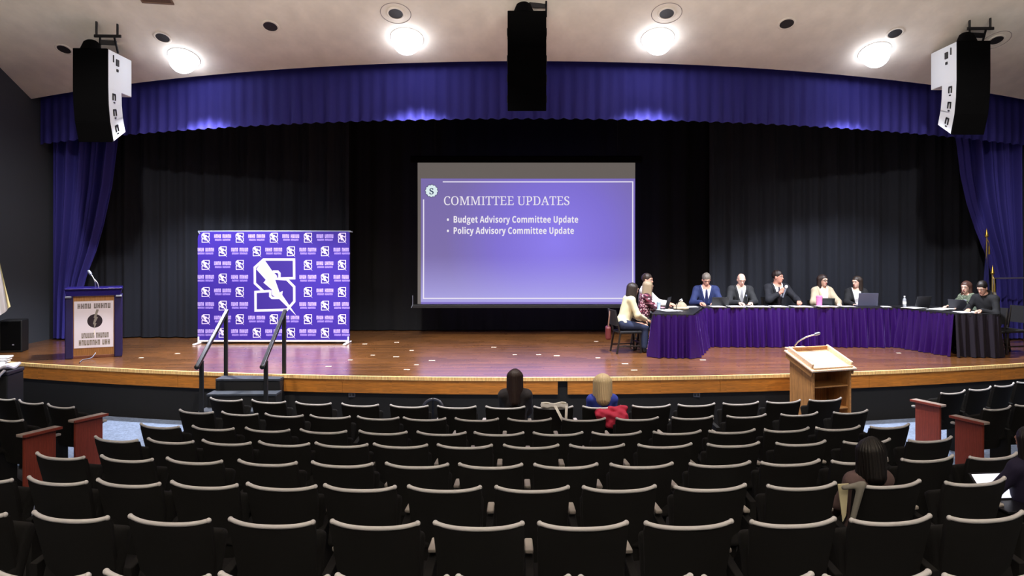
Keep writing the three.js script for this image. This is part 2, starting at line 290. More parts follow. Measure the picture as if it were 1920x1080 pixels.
{
  const dl = 13.4, l = at(171, 92, dl), r = at(1824, 78, dl);
  lineArray('hanging white sided curved line array with black front near the banner side wall', l, 0.05, 0.545, sideCabs, Math.max(0.1, ceilY(l.x, l.z) - l.y - 0.25));
  const q = lineArray('hanging white sided curved line array with black front near the flag poles', r, -0.02, 0.525, sideCabs, Math.max(0.1, ceilY(r.x, r.z) - r.y - 0.25));
  const dc = 12.5, c = at(988, 22, dc);
  lineArray('hanging black fronted speaker column over the middle of the stage', c, 0, 0.585, [[0.55, 0.5, 0, 'top'], [0.3, 0.47, 0.02, 'top'], [0.3, 0.47, 0.03, 'top'], [0.36, 0.47, 0.05, 'top']], Math.max(0.2, ceilY(c.x, c.z) - c.y - 0.25));
}

// ---------------------------------------------------------------- projection screen
{
  const D = 17.1, W = 408 * D / F, H = 265 * D / F, c = at(987, 437.5, D);
  const slide = canvasTex(1632, 1060, (g) => {
    const X = (px) => (px - 783) * 4, Y = (py) => (py - 305) * 4;
    g.fillStyle = '#6b6460'; g.fillRect(0, 0, 1632, 1060);
    g.fillStyle = '#7f6ecb'; g.fillRect(X(789), Y(335), 1632 - X(789), 1060 - Y(335));
    const glow = g.createRadialGradient(X(1040), Y(450), 30, X(1040), Y(450), 820); glow.addColorStop(0, '#9383fb'); glow.addColorStop(0.5, '#8676e0'); glow.addColorStop(1, '#8072b4');
    g.fillStyle = glow; g.fillRect(X(789), Y(336), X(1190) - X(789), Y(566) - Y(336));
    const low = g.createLinearGradient(0, Y(480), 0, Y(566)); low.addColorStop(0, 'rgba(176,170,255,0)'); low.addColorStop(1, 'rgba(190,186,255,0.75)');
    g.fillStyle = low; g.fillRect(X(789), Y(480), X(1190) - X(789), Y(566) - Y(480));
    g.strokeStyle = '#f3edff'; g.lineWidth = 9; g.beginPath(); g.moveTo(X(830), Y(341)); g.lineTo(X(1186.5), Y(341)); g.lineTo(X(1186.5), Y(559.5)); g.lineTo(X(794), Y(559.5)); g.lineTo(X(794), Y(374)); g.stroke();
    g.fillStyle = '#e9fbff'; g.beginPath();
    for (let i = 0; i < 48; i++) { const a = i / 48 * Math.PI * 2, r = i % 4 < 2 ? 12.4 * 4 : 11.2 * 4; g.lineTo(X(809) + r * Math.cos(a), Y(358) + r * Math.sin(a)); } g.closePath(); g.fill();
    g.strokeStyle = '#5b5a80'; g.lineWidth = 5; g.stroke();
    g.fillStyle = '#3c4a66'; g.textAlign = 'center'; g.textBaseline = 'middle'; g.font = 'bold 64px serif'; g.fillText('S', X(809), Y(359));
    g.textAlign = 'left'; g.textBaseline = 'alphabetic'; g.fillStyle = '#fdf8ff';
    const word = (t, px, py, wpx, font) => { g.font = font; const m = g.measureText(t).width; g.save(); g.translate(X(px), Y(py)); g.scale(wpx * 4 / m, 1); g.fillText(t, 0, 0); g.restore(); };
    word('COMMITTEE UPDATES', 831, 384.5, 238, '92px serif');
    word('\u2022', 837, 417.5, 5, 'bold 60px sans-serif'); word('Budget Advisory Committee Update', 849, 417.5, 236, 'bold 68px sans-serif');
    word('\u2022', 837, 438.5, 5, 'bold 60px sans-serif'); word('Policy Advisory Committee Update', 849, 438.5, 228, 'bold 68px sans-serif');
  });
  slide.wrapS = slide.wrapT = THREE.ClampToEdgeWrapping;
  const o = thing('projection_screen', 'large projection screen showing a purple committee updates slide', 'screen', [c.x, c.y, c.z]);
  put('screen_fabric', slab(40, 30, (u, v) => { const y = H / 2 - H * v, k = 1 - 0.004 * Math.sin(Math.PI * v); return [(u - 0.5) * W * k, y, 0.05 * Math.sin(Math.PI * v) * (Math.abs(u - 0.5) * 2) ** 2, u, 1 - v]; }, -0.004), std('#2c2b2a', 0.9, { emissive: '#ffffff', emissiveMap: slide, emissiveIntensity: 0.86 }), o);
  put('bottom_bar', [box(W + 0.12, 0.07, 0.06, -0.04, -H / 2 - 0.05, 0)], M.darkPlastic, o);
  put('roller_housing', box(W + 0.3, 0.14, 0.14, 0, H / 2 + 0.07, -0.02, 0.03), M.blackMatte, o);
  for (const s of [-1, 1]) put('hanger_cable', cyl(0.008, 0.008, 4, s * W * 0.42, H / 2 + 2.1, -0.02, 8), M.black, o);
  put('pull_cord', tube([[-W / 2 - 0.1, -H / 2 + 0.18, 0.02], [-W / 2 - 0.1, -H / 2, 0.02], [-W / 2 - 0.13, -H / 2 - 0.08, 0.02]], 0.008), M.silver, o);
  const l = new THREE.RectAreaLight('#8f7dff', LIGHT.slide, W, H * 0.85); l.position.set(c.x, c.y - 0.12, c.z + 0.06); l.lookAt(c.x, c.y - 0.12, 0); scene.add(l);
}

// ---------------------------------------------------------------- school banner
function drawS(g, x, y, w, h, big) {                                     // outlined block S with a lightning bolt; 110 x 120 unit cell
  g.save(); g.translate(x, y); g.scale(w / 740, h / 930); g.translate(-140, -85);
  g.fillStyle = '#2b1380'; g.beginPath(); for (const p of [[320, 115], [845, 115], [850, 430], [720, 450], [850, 580], [850, 830], [720, 985], [180, 985], [180, 670], [310, 650], [168, 520], [168, 250]]) g.lineTo(...p); g.fill();
  g.strokeStyle = '#ddd3f2'; g.lineWidth = big ? 42 : 66; g.lineJoin = 'miter';
  const path = (pts) => { g.beginPath(); pts.forEach((p, i) => (i ? g.lineTo(...p) : g.moveTo(...p))); g.stroke(); };
  path([[480, 322], [565, 322], [595, 352], [595, 438], [850, 432], [846, 115], [320, 115], [168, 250], [170, 520], [312, 652]]);
  path([[440, 652], [180, 668], [182, 985], [725, 972], [852, 830], [850, 580], [722, 452], [520, 440]]);
  path([[437, 640], [437, 742], [468, 770], [585, 770]]);
  g.fillStyle = big ? '#d9dcb8' : '#ddd3f2'; g.strokeStyle = '#ddd3f2'; g.lineWidth = big ? 20 : 40; g.beginPath();
  for (const p of [[330, 128], [205, 278], [372, 462], [332, 508], [470, 622], [478, 715], [590, 775], [825, 1000], [632, 720], [640, 668], [592, 690], [512, 468], [545, 400], [452, 302]]) g.lineTo(...p);
  g.closePath(); g.fill(); g.stroke(); g.restore();
}
function strokes(g, x, y, w, h, words, col) {                            // lettering too small to read in the photograph: letter-like upright marks
  g.fillStyle = col; const n = words.reduce((a, b) => a + b, 0) + (words.length - 1) * 0.7, step = w / n; let cx = x;
  words.forEach((k) => { for (let i = 0; i < k; i++) { g.fillRect(cx + step * 0.06, y, step * 0.34, h); g.fillRect(cx + step * 0.56, y, step * 0.32, h); const r = rnd(); g.fillRect(cx + step * 0.06, y + h * (r < 0.4 ? 0 : r < 0.7 ? 0.38 : 0.74), step * 0.82, h * 0.26); cx += step; } cx += step * 0.7; });
}
{
  const D = 16.0, W = 282 * D / F, H = 203 * D / F, c = at(514, 533.5, D), k = 6;
  const print = canvasTex(282 * k, 203 * k, (g, w, h) => {
    g.fillStyle = '#2f168f'; g.fillRect(0, 0, w, h);
    const X = (px) => (px - 373) * k, Y = (py) => (py - 432) * k;
    for (let r = 0; r < 8; r++) for (let q = -1; q < 10; q++) {
      if (r >= 2 && r <= 5 && q >= 3 && q <= 5) continue;
      const x = 387 + 31.9 * q, y = 442.5 + 25.4 * r;
      if ((q + r) % 2 === 0) drawS(g, X(x - 7.5), Y(y - 9), 15 * k, 18 * k, false);
      else { strokes(g, X(x - 16), Y(y - 6.5), 32 * k, 7 * k, [4, 5], '#b9a6ec'); strokes(g, X(x - 14.5), Y(y + 2.2), 29 * k, 3.6 * k, [6, 7], '#9f8bdc'); }
    }
    drawS(g, X(476), Y(480), 80 * k, 102 * k, true);
  });
  print.wrapS = print.wrapT = THREE.ClampToEdgeWrapping;
  const o = thing('backdrop_banner', 'purple stretched fabric backdrop banner printed with repeated emblems and a big lightning letter', 'banner', [c.x, STAGE, c.z]);
  const y0 = (637 - 635) * D / F + 0.04, r = 0.14;
  const shape = new THREE.Shape(); shape.moveTo(-W / 2, y0); shape.lineTo(W / 2, y0); shape.lineTo(W / 2, y0 + H - 0.04); shape.quadraticCurveTo(W / 2, y0 + H, W / 2 - 0.04, y0 + H); shape.lineTo(-W / 2 + r, y0 + H); shape.quadraticCurveTo(-W / 2, y0 + H, -W / 2, y0 + H - r);
  const g = new THREE.ExtrudeGeometry(shape, { depth: 0.03, bevelEnabled: true, bevelSize: 0.012, bevelThickness: 0.012, bevelSegments: 3, curveSegments: 8 });
  const p = g.attributes.position, uv = g.attributes.uv; for (let i = 0; i < p.count; i++) uv.setXY(i, (p.getX(i) + W / 2) / W, (p.getY(i) - y0) / H);
  put('printed_fabric', g, std('#ffffff', 0.62, { map: print }), o);
  put('bottom_rail', box(W + 0.02, 0.05, 0.05, 0, y0 - 0.005, 0.02, 0.02), M.white, o);
  put('top_rail', tube([[-W / 2 + 0.02, y0 + H - r, 0.0], [-W / 2 + 0.05, y0 + H - 0.03, 0], [-W / 2 + r, y0 + H + 0.012, 0], [W / 2 - 0.1, y0 + H + 0.014, 0], [W / 2 - 0.02, y0 + H, 0]], 0.018, 40), M.silver, o);
  for (const s of [-1, 1]) { put('foot', [box(0.06, 0.03, 0.55, s * (W / 2 - 0.03), 0.015, 0.05, 0.012), box(0.03, 0.14, 0.03, s * (W / 2 - 0.01), 0.07, 0.045, 0.01)], M.white, o); }
}

// ---------------------------------------------------------------- purple lectern on the stage
function gooseneck(o, pts, r, head, mat = M.chrome) {
  put('gooseneck', tube(pts, r, 30, 10), mat, o);
  const a = V(...pts[pts.length - 2]), b = V(...pts[pts.length - 1]), d = b.clone().sub(a).normalize(), q = new THREE.Quaternion().setFromUnitVectors(V(0, 1, 0), d);
  put('mic_head', [new THREE.CapsuleGeometry(head, head * 2.2, 6, 14)].map((g) => g.applyQuaternion(q).translate(...b.clone().addScaledVector(d, head * 1.2).toArray())), M.silver, o);
}
{
  const D = 14.05, c = at(175, 672, D), o = thing('purple_lectern', 'purple and oak lectern with a white emblem sign on its front', 'lectern', [c.x, STAGE, c.z - 0.02], 0.44);
  const H = 1.2, purple = std('#1d154c', 0.5), cloth = std('#241c66', 0.18);
  for (const s of [-1, 1]) put('side_wing', box(0.125, H - 0.12, 0.52, s * 0.375, (H - 0.12) / 2, -0.22, 0.02), purple, o);
  put('front_panel', box(0.64, H - 0.14, 0.05, 0, (H - 0.14) / 2 + 0.01, -0.02, 0.005), M.oak, o);
  put('plinth', box(0.66, 0.05, 0.5, 0, 0.025, -0.24, 0.008), M.oakDark, o);
  put('top_cap', [plate([[-0.43, 0], [-0.4, -0.1], [0.4, -0.1], [0.43, 0]], 0.5, 0.012).translate(0, H - 0.02, -0.46), box(0.88, 0.028, 0.58, 0, H - 0.004, -0.2, 0.013)], cloth, o);
  for (const s of [-1, 1]) put('cap_bracket', box(0.1, 0.035, 0.05, s * 0.385, H - 0.14, 0.05, 0.012), M.silver, o);
  const sign = canvasTex(600, 800, (g, w, h) => {
    g.fillStyle = '#e6e0ea'; g.fillRect(0, 0, w, h);
    strokes(g, 50, 38, 510, 90, [4, 5], '#77716f'); g.fillStyle = '#cfc8b0'; 
    g.fillStyle = '#231522'; g.beginPath(); g.arc(315, 342, 116, 0, 7); g.fill();
    g.fillStyle = '#8d8880'; g.beginPath(); for (const p of [[340, 140], [375, 150], [340, 270], [365, 275], [320, 380], [340, 385], [305, 480], [300, 400], [285, 395], [310, 290], [295, 285]]) g.lineTo(...p); g.closePath(); g.fill();
    strokes(g, 110, 545, 420, 90, [6, 6], '#7b7468'); strokes(g, 70, 665, 480, 92, [8, 3], '#7d7566');
    g.fillStyle = '#f6f1e6'; g.fillRect(300, 500, 14, 90);
  });
  const b = new THREE.BoxGeometry(0.6, 0.8, 0.016).translate(0, 0.58, 0.014);
  put('sign_board', b, [M.white, M.white, M.white, M.white, std('#ffffff', 0.55, { map: sign }), M.white], o);
  gooseneck(o, [[0.02, H, -0.12], [0.01, H + 0.1, -0.12], [-0.02, H + 0.18, -0.14], [-0.06, H + 0.24, -0.18]], 0.012, 0.026);
  put('mic_stem', tube([[0.07, H, -0.1], [0.05, H + 0.08, -0.11], [0.0, H + 0.15, -0.13]], 0.012, 16), M.chrome, o);
  tag(put('cable', tube([[c.x + 0.05, STAGE + 0.09, c.z + 0.02], [c.x + 0.03, STAGE + 0.02, c.z + 0.12], [c.x - 0.02, STAGE + 0.012, c.z + 0.3], [c.x + 0.1, STAGE + 0.012, c.z + 0.62]], 0.008, 30, 6), M.silver), 'thin pale cable trailing from the purple lectern to the stage edge', 'cable');
}

// ---------------------------------------------------------------- wooden lectern in the pit
{
  const o = thing('wooden_lectern', 'light wooden lectern with an open shelved back standing in front of the stage', 'lectern', [4.23, 0, -11.75], 0.35);
  const W = 0.66, Dp = 0.5, H = 1.06;                                       // reader's side toward the seats at z = +Dp/2
  const side = [[-Dp / 2, 0], [Dp / 2, 0], [Dp / 2, H - 0.1], [-Dp / 2, H + 0.08]];
  for (const s of [-1, 1]) put('side_panel', plate(side, 0.024, 0.003).rotateY(-Math.PI / 2).translate(s * (W / 2 - 0.012) + 0.012, 0, 0), s < 0 ? M.oak : M.oak, o);
  put('front_panel', box(W - 0.03, H + 0.05, 0.024, 0, (H + 0.05) / 2, -Dp / 2 + 0.014, 0.004), M.oak, o);
  for (const y of [0.06, 0.42, 0.74]) put('shelf', box(W - 0.05, 0.02, Dp - 0.06, 0, y, 0.0, 0.004), M.oak, o);
  const t = new THREE.Group(); t.name = 'reading_top'; o.add(t); t.position.set(0, H + 0.03, 0.0); t.rotation.x = 0.34;
  put('top_board', box(W + 0.12, 0.028, Dp + 0.16, 0, 0, 0, 0.01), M.oakPale, t);
  for (const s of [-1, 1]) put('side_rim', box(0.035, 0.07, Dp + 0.06, s * (W / 2 + 0.01), 0.045, -0.02, 0.008), M.oakPale, t);
  put('back_rim', box(W + 0.04, 0.06, 0.03, 0, 0.04, -Dp / 2 - 0.03, 0.008), M.oak, t);
  put('book_ledge', box(W + 0.02, 0.022, 0.025, 0, 0.024, Dp / 2 + 0.03, 0.006), M.oakPale, t);
  for (const s of [-1, 1]) put('apron', box(0.02, 0.09, Dp + 0.1, s * (W / 2 + 0.03), -0.05, 0, 0.006), M.oak, t);
  put('mic_shelf', box(W * 0.5, 0.024, 0.1, -0.16, H + 0.17, -Dp / 2 - 0.08, 0.006), M.oakPale, o);
  gooseneck(o, [[-0.22, H + 0.18, -0.3], [-0.19, H + 0.26, -0.26], [-0.1, H + 0.34, -0.18], [0.0, H + 0.385, -0.1]], 0.011, 0.022);
}

// ---------------------------------------------------------------- portable stairs
{
  const cx = -4.13, o = thing('stage_stairs', 'black portable stage stairs with two sloping handrails', 'stairs', [cx, 0, -12.1], 0.02);
  const tread = std('#2c323c', 0.55), frame = std('#0d0e11', 0.6);
  [[0.74, -0.29, 0.95], [0.57, 0.0, 1.0], [0.38, 0.29, 1.02], [0.19, 0.58, 1.02]].forEach(([y, z, w]) => {
    put('step', box(w, 0.035, 0.3, 0, y, z + 0.15, 0.006), tread, o);
    put('riser', box(w, y - 0.02, 0.02, 0, (y - 0.02) / 2, z + 0.28, 0.003), frame, o);
    for (const s of [-1, 1]) put('side_panel', box(0.02, y - 0.02, 0.3, s * (w / 2 - 0.012), (y - 0.02) / 2, z + 0.15, 0.003), frame, o);
  });
  for (const s of [-1, 1]) {
    const h = new THREE.Group(); h.name = 'handrail'; o.add(h); const x = s * 0.45;
    put('post', bar([x, 0, 0.62], [x, 1.12, 0.62], 0.055, 0.055), frame, h);
    put('post', bar([x * 0.98, 0.3, -0.34], [x * 0.98, 1.68, -0.34], 0.055, 0.055), frame, h);
    put('rail', bar([x, 1.06, 0.78], [x * 0.98, 1.735, -0.4], 0.055, 0.05), std('#26272c', 0.32, { metalness: 0.6 }), h);
    put('rail_cap', ball(0.036, x, 1.055, 0.79), M.black, h);
  }
}

// ---------------------------------------------------------------- skirted tables on the stage
const TABLE = STAGE + 0.75;
function skirtedTable(label, poly, skirtEdges, darkEdges = []) {
  const o = thing('skirted_table', label, 'table');
  put('table_top', prism(poly, TABLE - 0.03, TABLE), M.tableTop, o);
  const cen = poly.reduce((a, p) => [a[0] + p[0] / poly.length, a[1] + p[1] / poly.length], [0, 0]);
  const make = (pts, mat, name) => {                                       // pleated cloth along a run of table edges
    const segs = []; let L = 0; for (let i = 0; i + 1 < pts.length; i++) { const l = Math.hypot(pts[i + 1][0] - pts[i][0], pts[i + 1][1] - pts[i][1]); segs.push([L, l, pts[i], pts[i + 1]]); L += l; }
    const f = (u, v) => { const s = u * L, g = segs.find((q) => s <= q[0] + q[1] + 1e-6) || segs[segs.length - 1], t = (s - g[0]) / g[1], a = g[2], b = g[3];
      const x = a[0] + (b[0] - a[0]) * t, z = a[1] + (b[1] - a[1]) * t; let nx = -(b[1] - a[1]) / g[1], nz = (b[0] - a[0]) / g[1]; if ((x - cen[0]) * nx + (z - cen[1]) * nz < 0) { nx = -nx; nz = -nz; }
      const w = 0.02 + 0.055 * v + (0.013 + 0.042 * v) * (Math.sin(s * 46 + 1.1 * Math.sin(s * 7)) + 0.6 * Math.sin(s * 19 + 1.3) ) + 0.006 * (1 - v) * Math.sin(s * 120);
      return [x + nx * w, TABLE - 0.012 - (TABLE - 0.012 - STAGE - 0.008) * v, z + nz * w, s, v]; };
    put(name, slab(Math.round(L * 70), 12, f, [0, 0, -0.003]), mat, o);
    put('skirt_band', grid(Math.round(L * 30), 1, (u, v) => { const q = f(u, 0); return [q[0], TABLE - 0.002 - 0.035 * v, q[2], u, v]; }), M.tableTop, o);
  };
  make(skirtEdges, M.satin, 'skirt'); if (darkEdges.length) make(darkEdges, std('#120819', 0.95, { side: THREE.DoubleSide }), 'end_cloth');
  return o;
}
const P2 = (px, d) => [atX(px, d), -d];
skirtedTable('long purple skirted table at the middle of the panel', [[3.38, -15.5], [7.0, -15.45], [7.0, -16.05], [3.38, -16.08]], [[3.38, -15.5], [7.0, -15.45]]);
skirtedTable('short angled purple skirted table beside the projection screen', [P2(1222, 14.12), P2(1299, 14.02), [3.34, -15.46], [3.34, -16.08], [2.75, -16.0], [2.5, -15.4]], [[2.5, -15.4], P2(1226, 14.12), P2(1299, 14.02), [3.34, -15.46]]);
skirtedTable('angled purple skirted table with a dark covered end near the flag poles', [[7.04, -15.42], P2(1790, 14.2), P2(1872, 14.1), [8.02, -15.5], [7.9, -16.0], [7.04, -16.02]], [[7.04, -15.42], P2(1790, 14.2)], [P2(1790, 14.2), P2(1872, 14.1), [8.02, -15.5]]);

// ---------------------------------------------------------------- things on the tables
function laptop(label, pos, turn, w, h, lidCol, open = 0.25) {             // screen faces local -z (the person), the lid's back faces +z
  const o = thing('laptop', label, 'laptop', pos, turn), lid = std(lidCol, 0.4, { metalness: 0.2 });
  put('keyboard_base', box(w, 0.016, h, 0, 0.008, -h / 2, 0.005), lid, o);
  const l = new THREE.Group(); l.name = 'lid'; o.add(l); l.position.set(0, 0.014, 0); l.rotation.x = open;
  put('lid_shell', box(w, h, 0.01, 0, h / 2, 0, 0.004), lid, l);
  put('display', box(w - 0.03, h - 0.03, 0.002, 0, h / 2, -0.006, 0.001), std('#20222c', 0.2, { emissive: '#aab4d0', emissiveIntensity: 0.25 }), l);
  return o;
}
const tp = (px, d) => [atX(px, d), TABLE + 0.001, -d];
laptop('black laptop open on the angled table in front of the bearded man', tp(1250, 15.05), 1.2, 0.34, 0.22, '#1b1c22');
laptop('black laptop in front of the man in the blue suit', tp(1350, 15.72), 0.1, 0.34, 0.17, '#131418');
laptop('black laptop in front of the woman with glasses', tp(1552, 15.7), -0.05, 0.25, 0.15, '#10171b');
laptop('silver laptop in front of the woman in a black jacket', tp(1627, 15.68), -0.06, 0.37, 0.25, '#5d6078', 0.2);
laptop('dark grey laptop standing alone at the bend of the tables', tp(1729, 15.45), 0.3, 0.34, 0.21, '#33353b', 0.3);
laptop('dark laptop in front of the woman in the green top', tp(1797, 14.95), -0.9, 0.33, 0.19, '#26272f', 0.35);
function papers(label, pos, turn, w, d, n = 3) {
  const o = thing('paper_stack', label, 'papers', pos, turn);
  for (let i = 0; i < n; i++) put('sheet', box(w, 0.004, d, 0.012 * i * (i % 2 ? 1 : -1), 0.003 + 0.0045 * i, 0.008 * i, 0.001).rotateY(0.05 * i), M.paper, o);
  return o;
}
papers('loose white papers on the angled table beside a blue cup', tp(1255, 14.75), 0.3, 0.3, 0.4);
papers('small white papers at the inner corner of the angled table', tp(1296, 15.55), 0.2, 0.18, 0.2, 2);
papers('white papers between the blue suited man and the bald man', tp(1345, 15.6), 0.02, 0.23, 0.28);
papers('white papers under the hands of the bald man', tp(1380, 15.6), 0, 0.26, 0.3);
papers('white papers to the side of the bald man', tp(1410, 15.62), 0.04, 0.22, 0.3);
papers('pale blue tinted papers left lying between two men', tp(1430, 15.6), -0.05, 0.2, 0.28);
papers('white papers in front of the man holding a microphone', tp(1460, 15.62), 0.03, 0.26, 0.3);
papers('white papers between the man with the microphone and the woman with glasses', tp(1502, 15.6), 0, 0.34, 0.3);
papers('white open booklet in front of the woman with glasses', tp(1549, 15.56), 0, 0.3, 0.22, 5);
papers('few white papers in front of the woman in a black jacket', tp(1588, 15.62), 0.1, 0.22, 0.2);
papers('single white sheets beside the silver laptop', tp(1660, 15.6), -0.2, 0.14, 0.24, 2);
papers('white papers beside the lone dark grey laptop', tp(1713, 15.3), 0.4, 0.32, 0.3);
papers('white papers before the woman in the green top', tp(1763, 15.0), 0.5, 0.4, 0.3, 4);
papers('grey papers at the dark covered end of the table', tp(1815, 14.45), 0.1, 0.4, 0.3, 2);
function cup(label, pos, r, h, col, name = 'cup') {
  const o = thing(name, label, name, pos);
  put('body', new THREE.LatheGeometry([[0.001, 0.002], [r * 0.8, 0.002], [r * 0.86, 0.01], [r, h], [r - 0.005, h], [r * 0.8, 0.012], [0.001, 0.01]].map((q) => new THREE.Vector2(...q)), 24), std(col, 0.35, { side: THREE.DoubleSide }), o);
  put('lid', cyl(r * 0.8, r + 0.003, 0.016, 0, h + 0.006, 0, 24), std(col, 0.3), o);
  return o;
}
cup('light blue tumbler on the angled table beside the floral top', tp(1235, 14.9), 0.035, 0.14, '#9db4cc');
cup('tall pink tumbler in front of the woman with glasses', tp(1536, 15.62), 0.06, 0.2, '#d77fb4');
function bottle(label, pos) {
  const o = thing('water_bottle', label, 'bottle', pos);
  put('body', new THREE.LatheGeometry([[0.001, 0], [0.032, 0.004], [0.033, 0.14], [0.026, 0.165], [0.013, 0.185], [0.013, 0.2]].map((q) => new THREE.Vector2(...q)), 20), phys('#dfe6ee', 0.15, { transmission: 0.6, thickness: 0.02 }), o);
  put('cap', cyl(0.015, 0.015, 0.02, 0, 0.21, 0, 16), M.white, o); put('wrap', cyl(0.0335, 0.0335, 0.05, 0, 0.09, 0, 20), M.paper, o);
}
bottle('clear water bottle standing beside the lone dark grey laptop', tp(1696, 15.45));
{
  const o = thing('knit_hat', 'beige folded knit hat lying on the angled table', 'hat', tp(1277, 15.0), 0.3);
  put('crown', new THREE.LatheGeometry([[0.001, 0.14], [0.05, 0.135], [0.09, 0.1], [0.115, 0.05], [0.12, 0.01], [0.1, 0]].map((q) => new THREE.Vector2(...q)), 28), std('#a39680', 0.95, { bumpMap: weave, bumpScale: 0.003 }), o);
  put('brim', new THREE.TorusGeometry(0.115, 0.028, 10, 32).rotateX(Math.PI / 2).translate(0, 0.028, 0), std('#b8ac94', 0.95), o); put('pompom', ball(0.035, 0, 0.16, 0), std('#c9bfae', 1), o);
}
function tableMic(label, pos, turn) {
  const o = thing('table_microphone', label, 'microphone', pos, turn);
  put('base', [cyl(0.05, 0.06, 0.02, 0, 0.01, 0, 24)], M.black, o);
  gooseneck(o, [[0, 0.02, 0], [0, 0.1, -0.01], [0, 0.16, -0.05], [0, 0.19, -0.09]], 0.006, 0.012, M.blackMetal);
}
tableMic('black desk microphone between the bald man and the standing papers', tp(1402, 15.75), 0); tableMic('black desk microphone on the angled table beside the beige hat', tp(1268, 14.75), -1.2); tableMic('black desk microphone at the dark covered table end', tp(1822, 14.6), 1.2);

// ---------------------------------------------------------------- loudspeaker, flags and rail at the sides
{
  const D = 14.9, c = at(25, 655, D), o = thing('floor_loudspeaker', 'black box loudspeaker standing on the stage against the dark side wall', 'loudspeaker', [c.x + 0.02, STAGE, -D], 0.25);
  put('cabinet', box(0.36, 0.58, 0.36, 0, 0.29, 0, 0.015), std('#0a0b0e', 0.6), o); put('front_grille', box(0.32, 0.52, 0.015, 0, 0.3, 0.185, 0.01), M.blackMatte, o); put('badge', box(0.035, 0.022, 0.006, 0.04, 0.14, 0.196, 0.003), M.silver, o);
}
function flagPole(label, pos, h, clothCol, stripes, drape, turn) {
  const o = thing('flag', label, 'flag', pos, turn);
  put('base', new THREE.LatheGeometry([[0.001, 0], [0.16, 0], [0.16, 0.02], [0.06, 0.05], [0.03, 0.12], [0.001, 0.12]].map((q) => new THREE.Vector2(...q)), 28), M.gold, o);
  put('pole', cyl(0.014, 0.014, h, 0, h / 2, 0, 14), std('#a08a58', 0.35, { metalness: 0.4 }), o);
  put('finial', [ball(0.035, 0, h + 0.03, 0), new THREE.ConeGeometry(0.03, 0.13, 14).translate(0, h + 0.12, 0)], M.gold, o);
  const f = new THREE.Group(); f.name = 'flag_cloth'; o.add(f); const n = stripes.length;
  for (let i = 0; i < n; i++) put('stripe', slab(10, 30, (u, v) => { const a = (i + u) / n, y = h - 0.06 - drape[1] * v * (1 - 0.25 * a), w = drape[0] * (0.18 + 0.82 * v) * a; return [0.02 + w, y - 0.12 * a, 0.05 * Math.sin(a * 13 + 2 * v) * (0.3 + v), u, v]; }, -0.004), std(stripes[i], 0.8, { side: THREE.DoubleSide }), f);
  put('tassel', [cyl(0.012, 0.02, 0.16, 0.03, h - 0.25, 0.03, 10), tube([[0, h - 0.02, 0], [0.025, h - 0.1, 0.03], [0.03, h - 0.18, 0.03]], 0.006, 10)], M.gold, o);
}
{
  const l = at(-24, 655, 14.3), r = at(1850, 640, 16.0), r2 = at(1861, 640, 15.8);
  flagPole('white and red striped flag hanging at the hall side wall beside the loudspeaker', [l.x, STAGE, l.z], 2.35, 0, ['#eceaf0', '#b3282e', '#eceaf0', '#b3282e', '#f2f0f4', '#f0eef2', '#f2f0f4', '#e9d9a0'], [0.35, 1.75], 0.3);
  flagPole('tall gold tipped flag pole with furled dark blue cloth in front of the curtain', [r.x, STAGE, r.z], 2.08, 0, ['#1c1a55', '#22206a', '#1c1a55'], [-0.1, 1.5], 0.2);
  flagPole('shorter pale flag pole beside the tall gold tipped one', [r2.x, STAGE, r2.z], 1.36, 0, ['#dcd6c4', '#cfc7ae'], [0.06, 0.5], -0.3);
  const a = at(1864, 522, 15.9), b = at(1975, 520, 15.9), o = thing('barrier_rail', 'thin grey horizontal rail beside the flag poles', 'rail');
  put('rail', bar(a.toArray(), [XR - 0.02, b.y, b.z], 0.03, 0.03), std('#6d6a80', 0.4, { metalness: 0.5 }), o); put('post', bar([a.x + 0.02, STAGE, a.z], [a.x + 0.02, a.y, a.z], 0.03, 0.03), M.blackMetal, o);
}
{ // equipment case with pale cloth at the near corner of the stage
  const c = at(8, 735, 11.6), o = thing('equipment_case', 'black equipment case with pale cloths on top at the hall side wall', 'case', [c.x - 0.1, 0, c.z], 0.1);
  put('case_body', box(0.5, 0.92, 0.45, 0, 0.46, 0, 0.02), M.black, o); put('case_lid', box(0.52, 0.06, 0.47, 0, 0.95, 0, 0.02), std('#1a1420', 0.5), o);
  put('latch', box(0.05, 0.06, 0.02, 0.12, 0.9, 0.235, 0.006), M.silver, o);
  const t = tag(put('folded_cloth', [slab(14, 14, (u, v) => [c.x - 0.28 + 0.42 * u, 0.985 + 0.05 * Math.sin(u * 5 + v * 3) ** 2, c.z - 0.16 + 0.34 * v], [0, 0.025, 0]), tube([[c.x + 0.16, 1.0, c.z + 0.24], [c.x + 0.1, 0.93, c.z + 0.26], [c.x + 0.06, 0.84, c.z + 0.26]], 0.018, 14)], std('#d9d4dc', 0.9)), 'pale folded cloth lying on the black equipment case', 'cloth');
  const e = at(5, 676, 13.5); const p = thing('paper_bundle', 'small bundle of white papers on the stage edge beside the dark wall', 'papers', [e.x - 0.05, STAGE, e.z], 0.2);
  for (let i = 0; i < 3; i++) put('sheet', box(0.24, 0.03, 0.26, 0.01 * i, 0.018 + 0.034 * i, -0.03 * i, 0.01), M.paper, p);
}
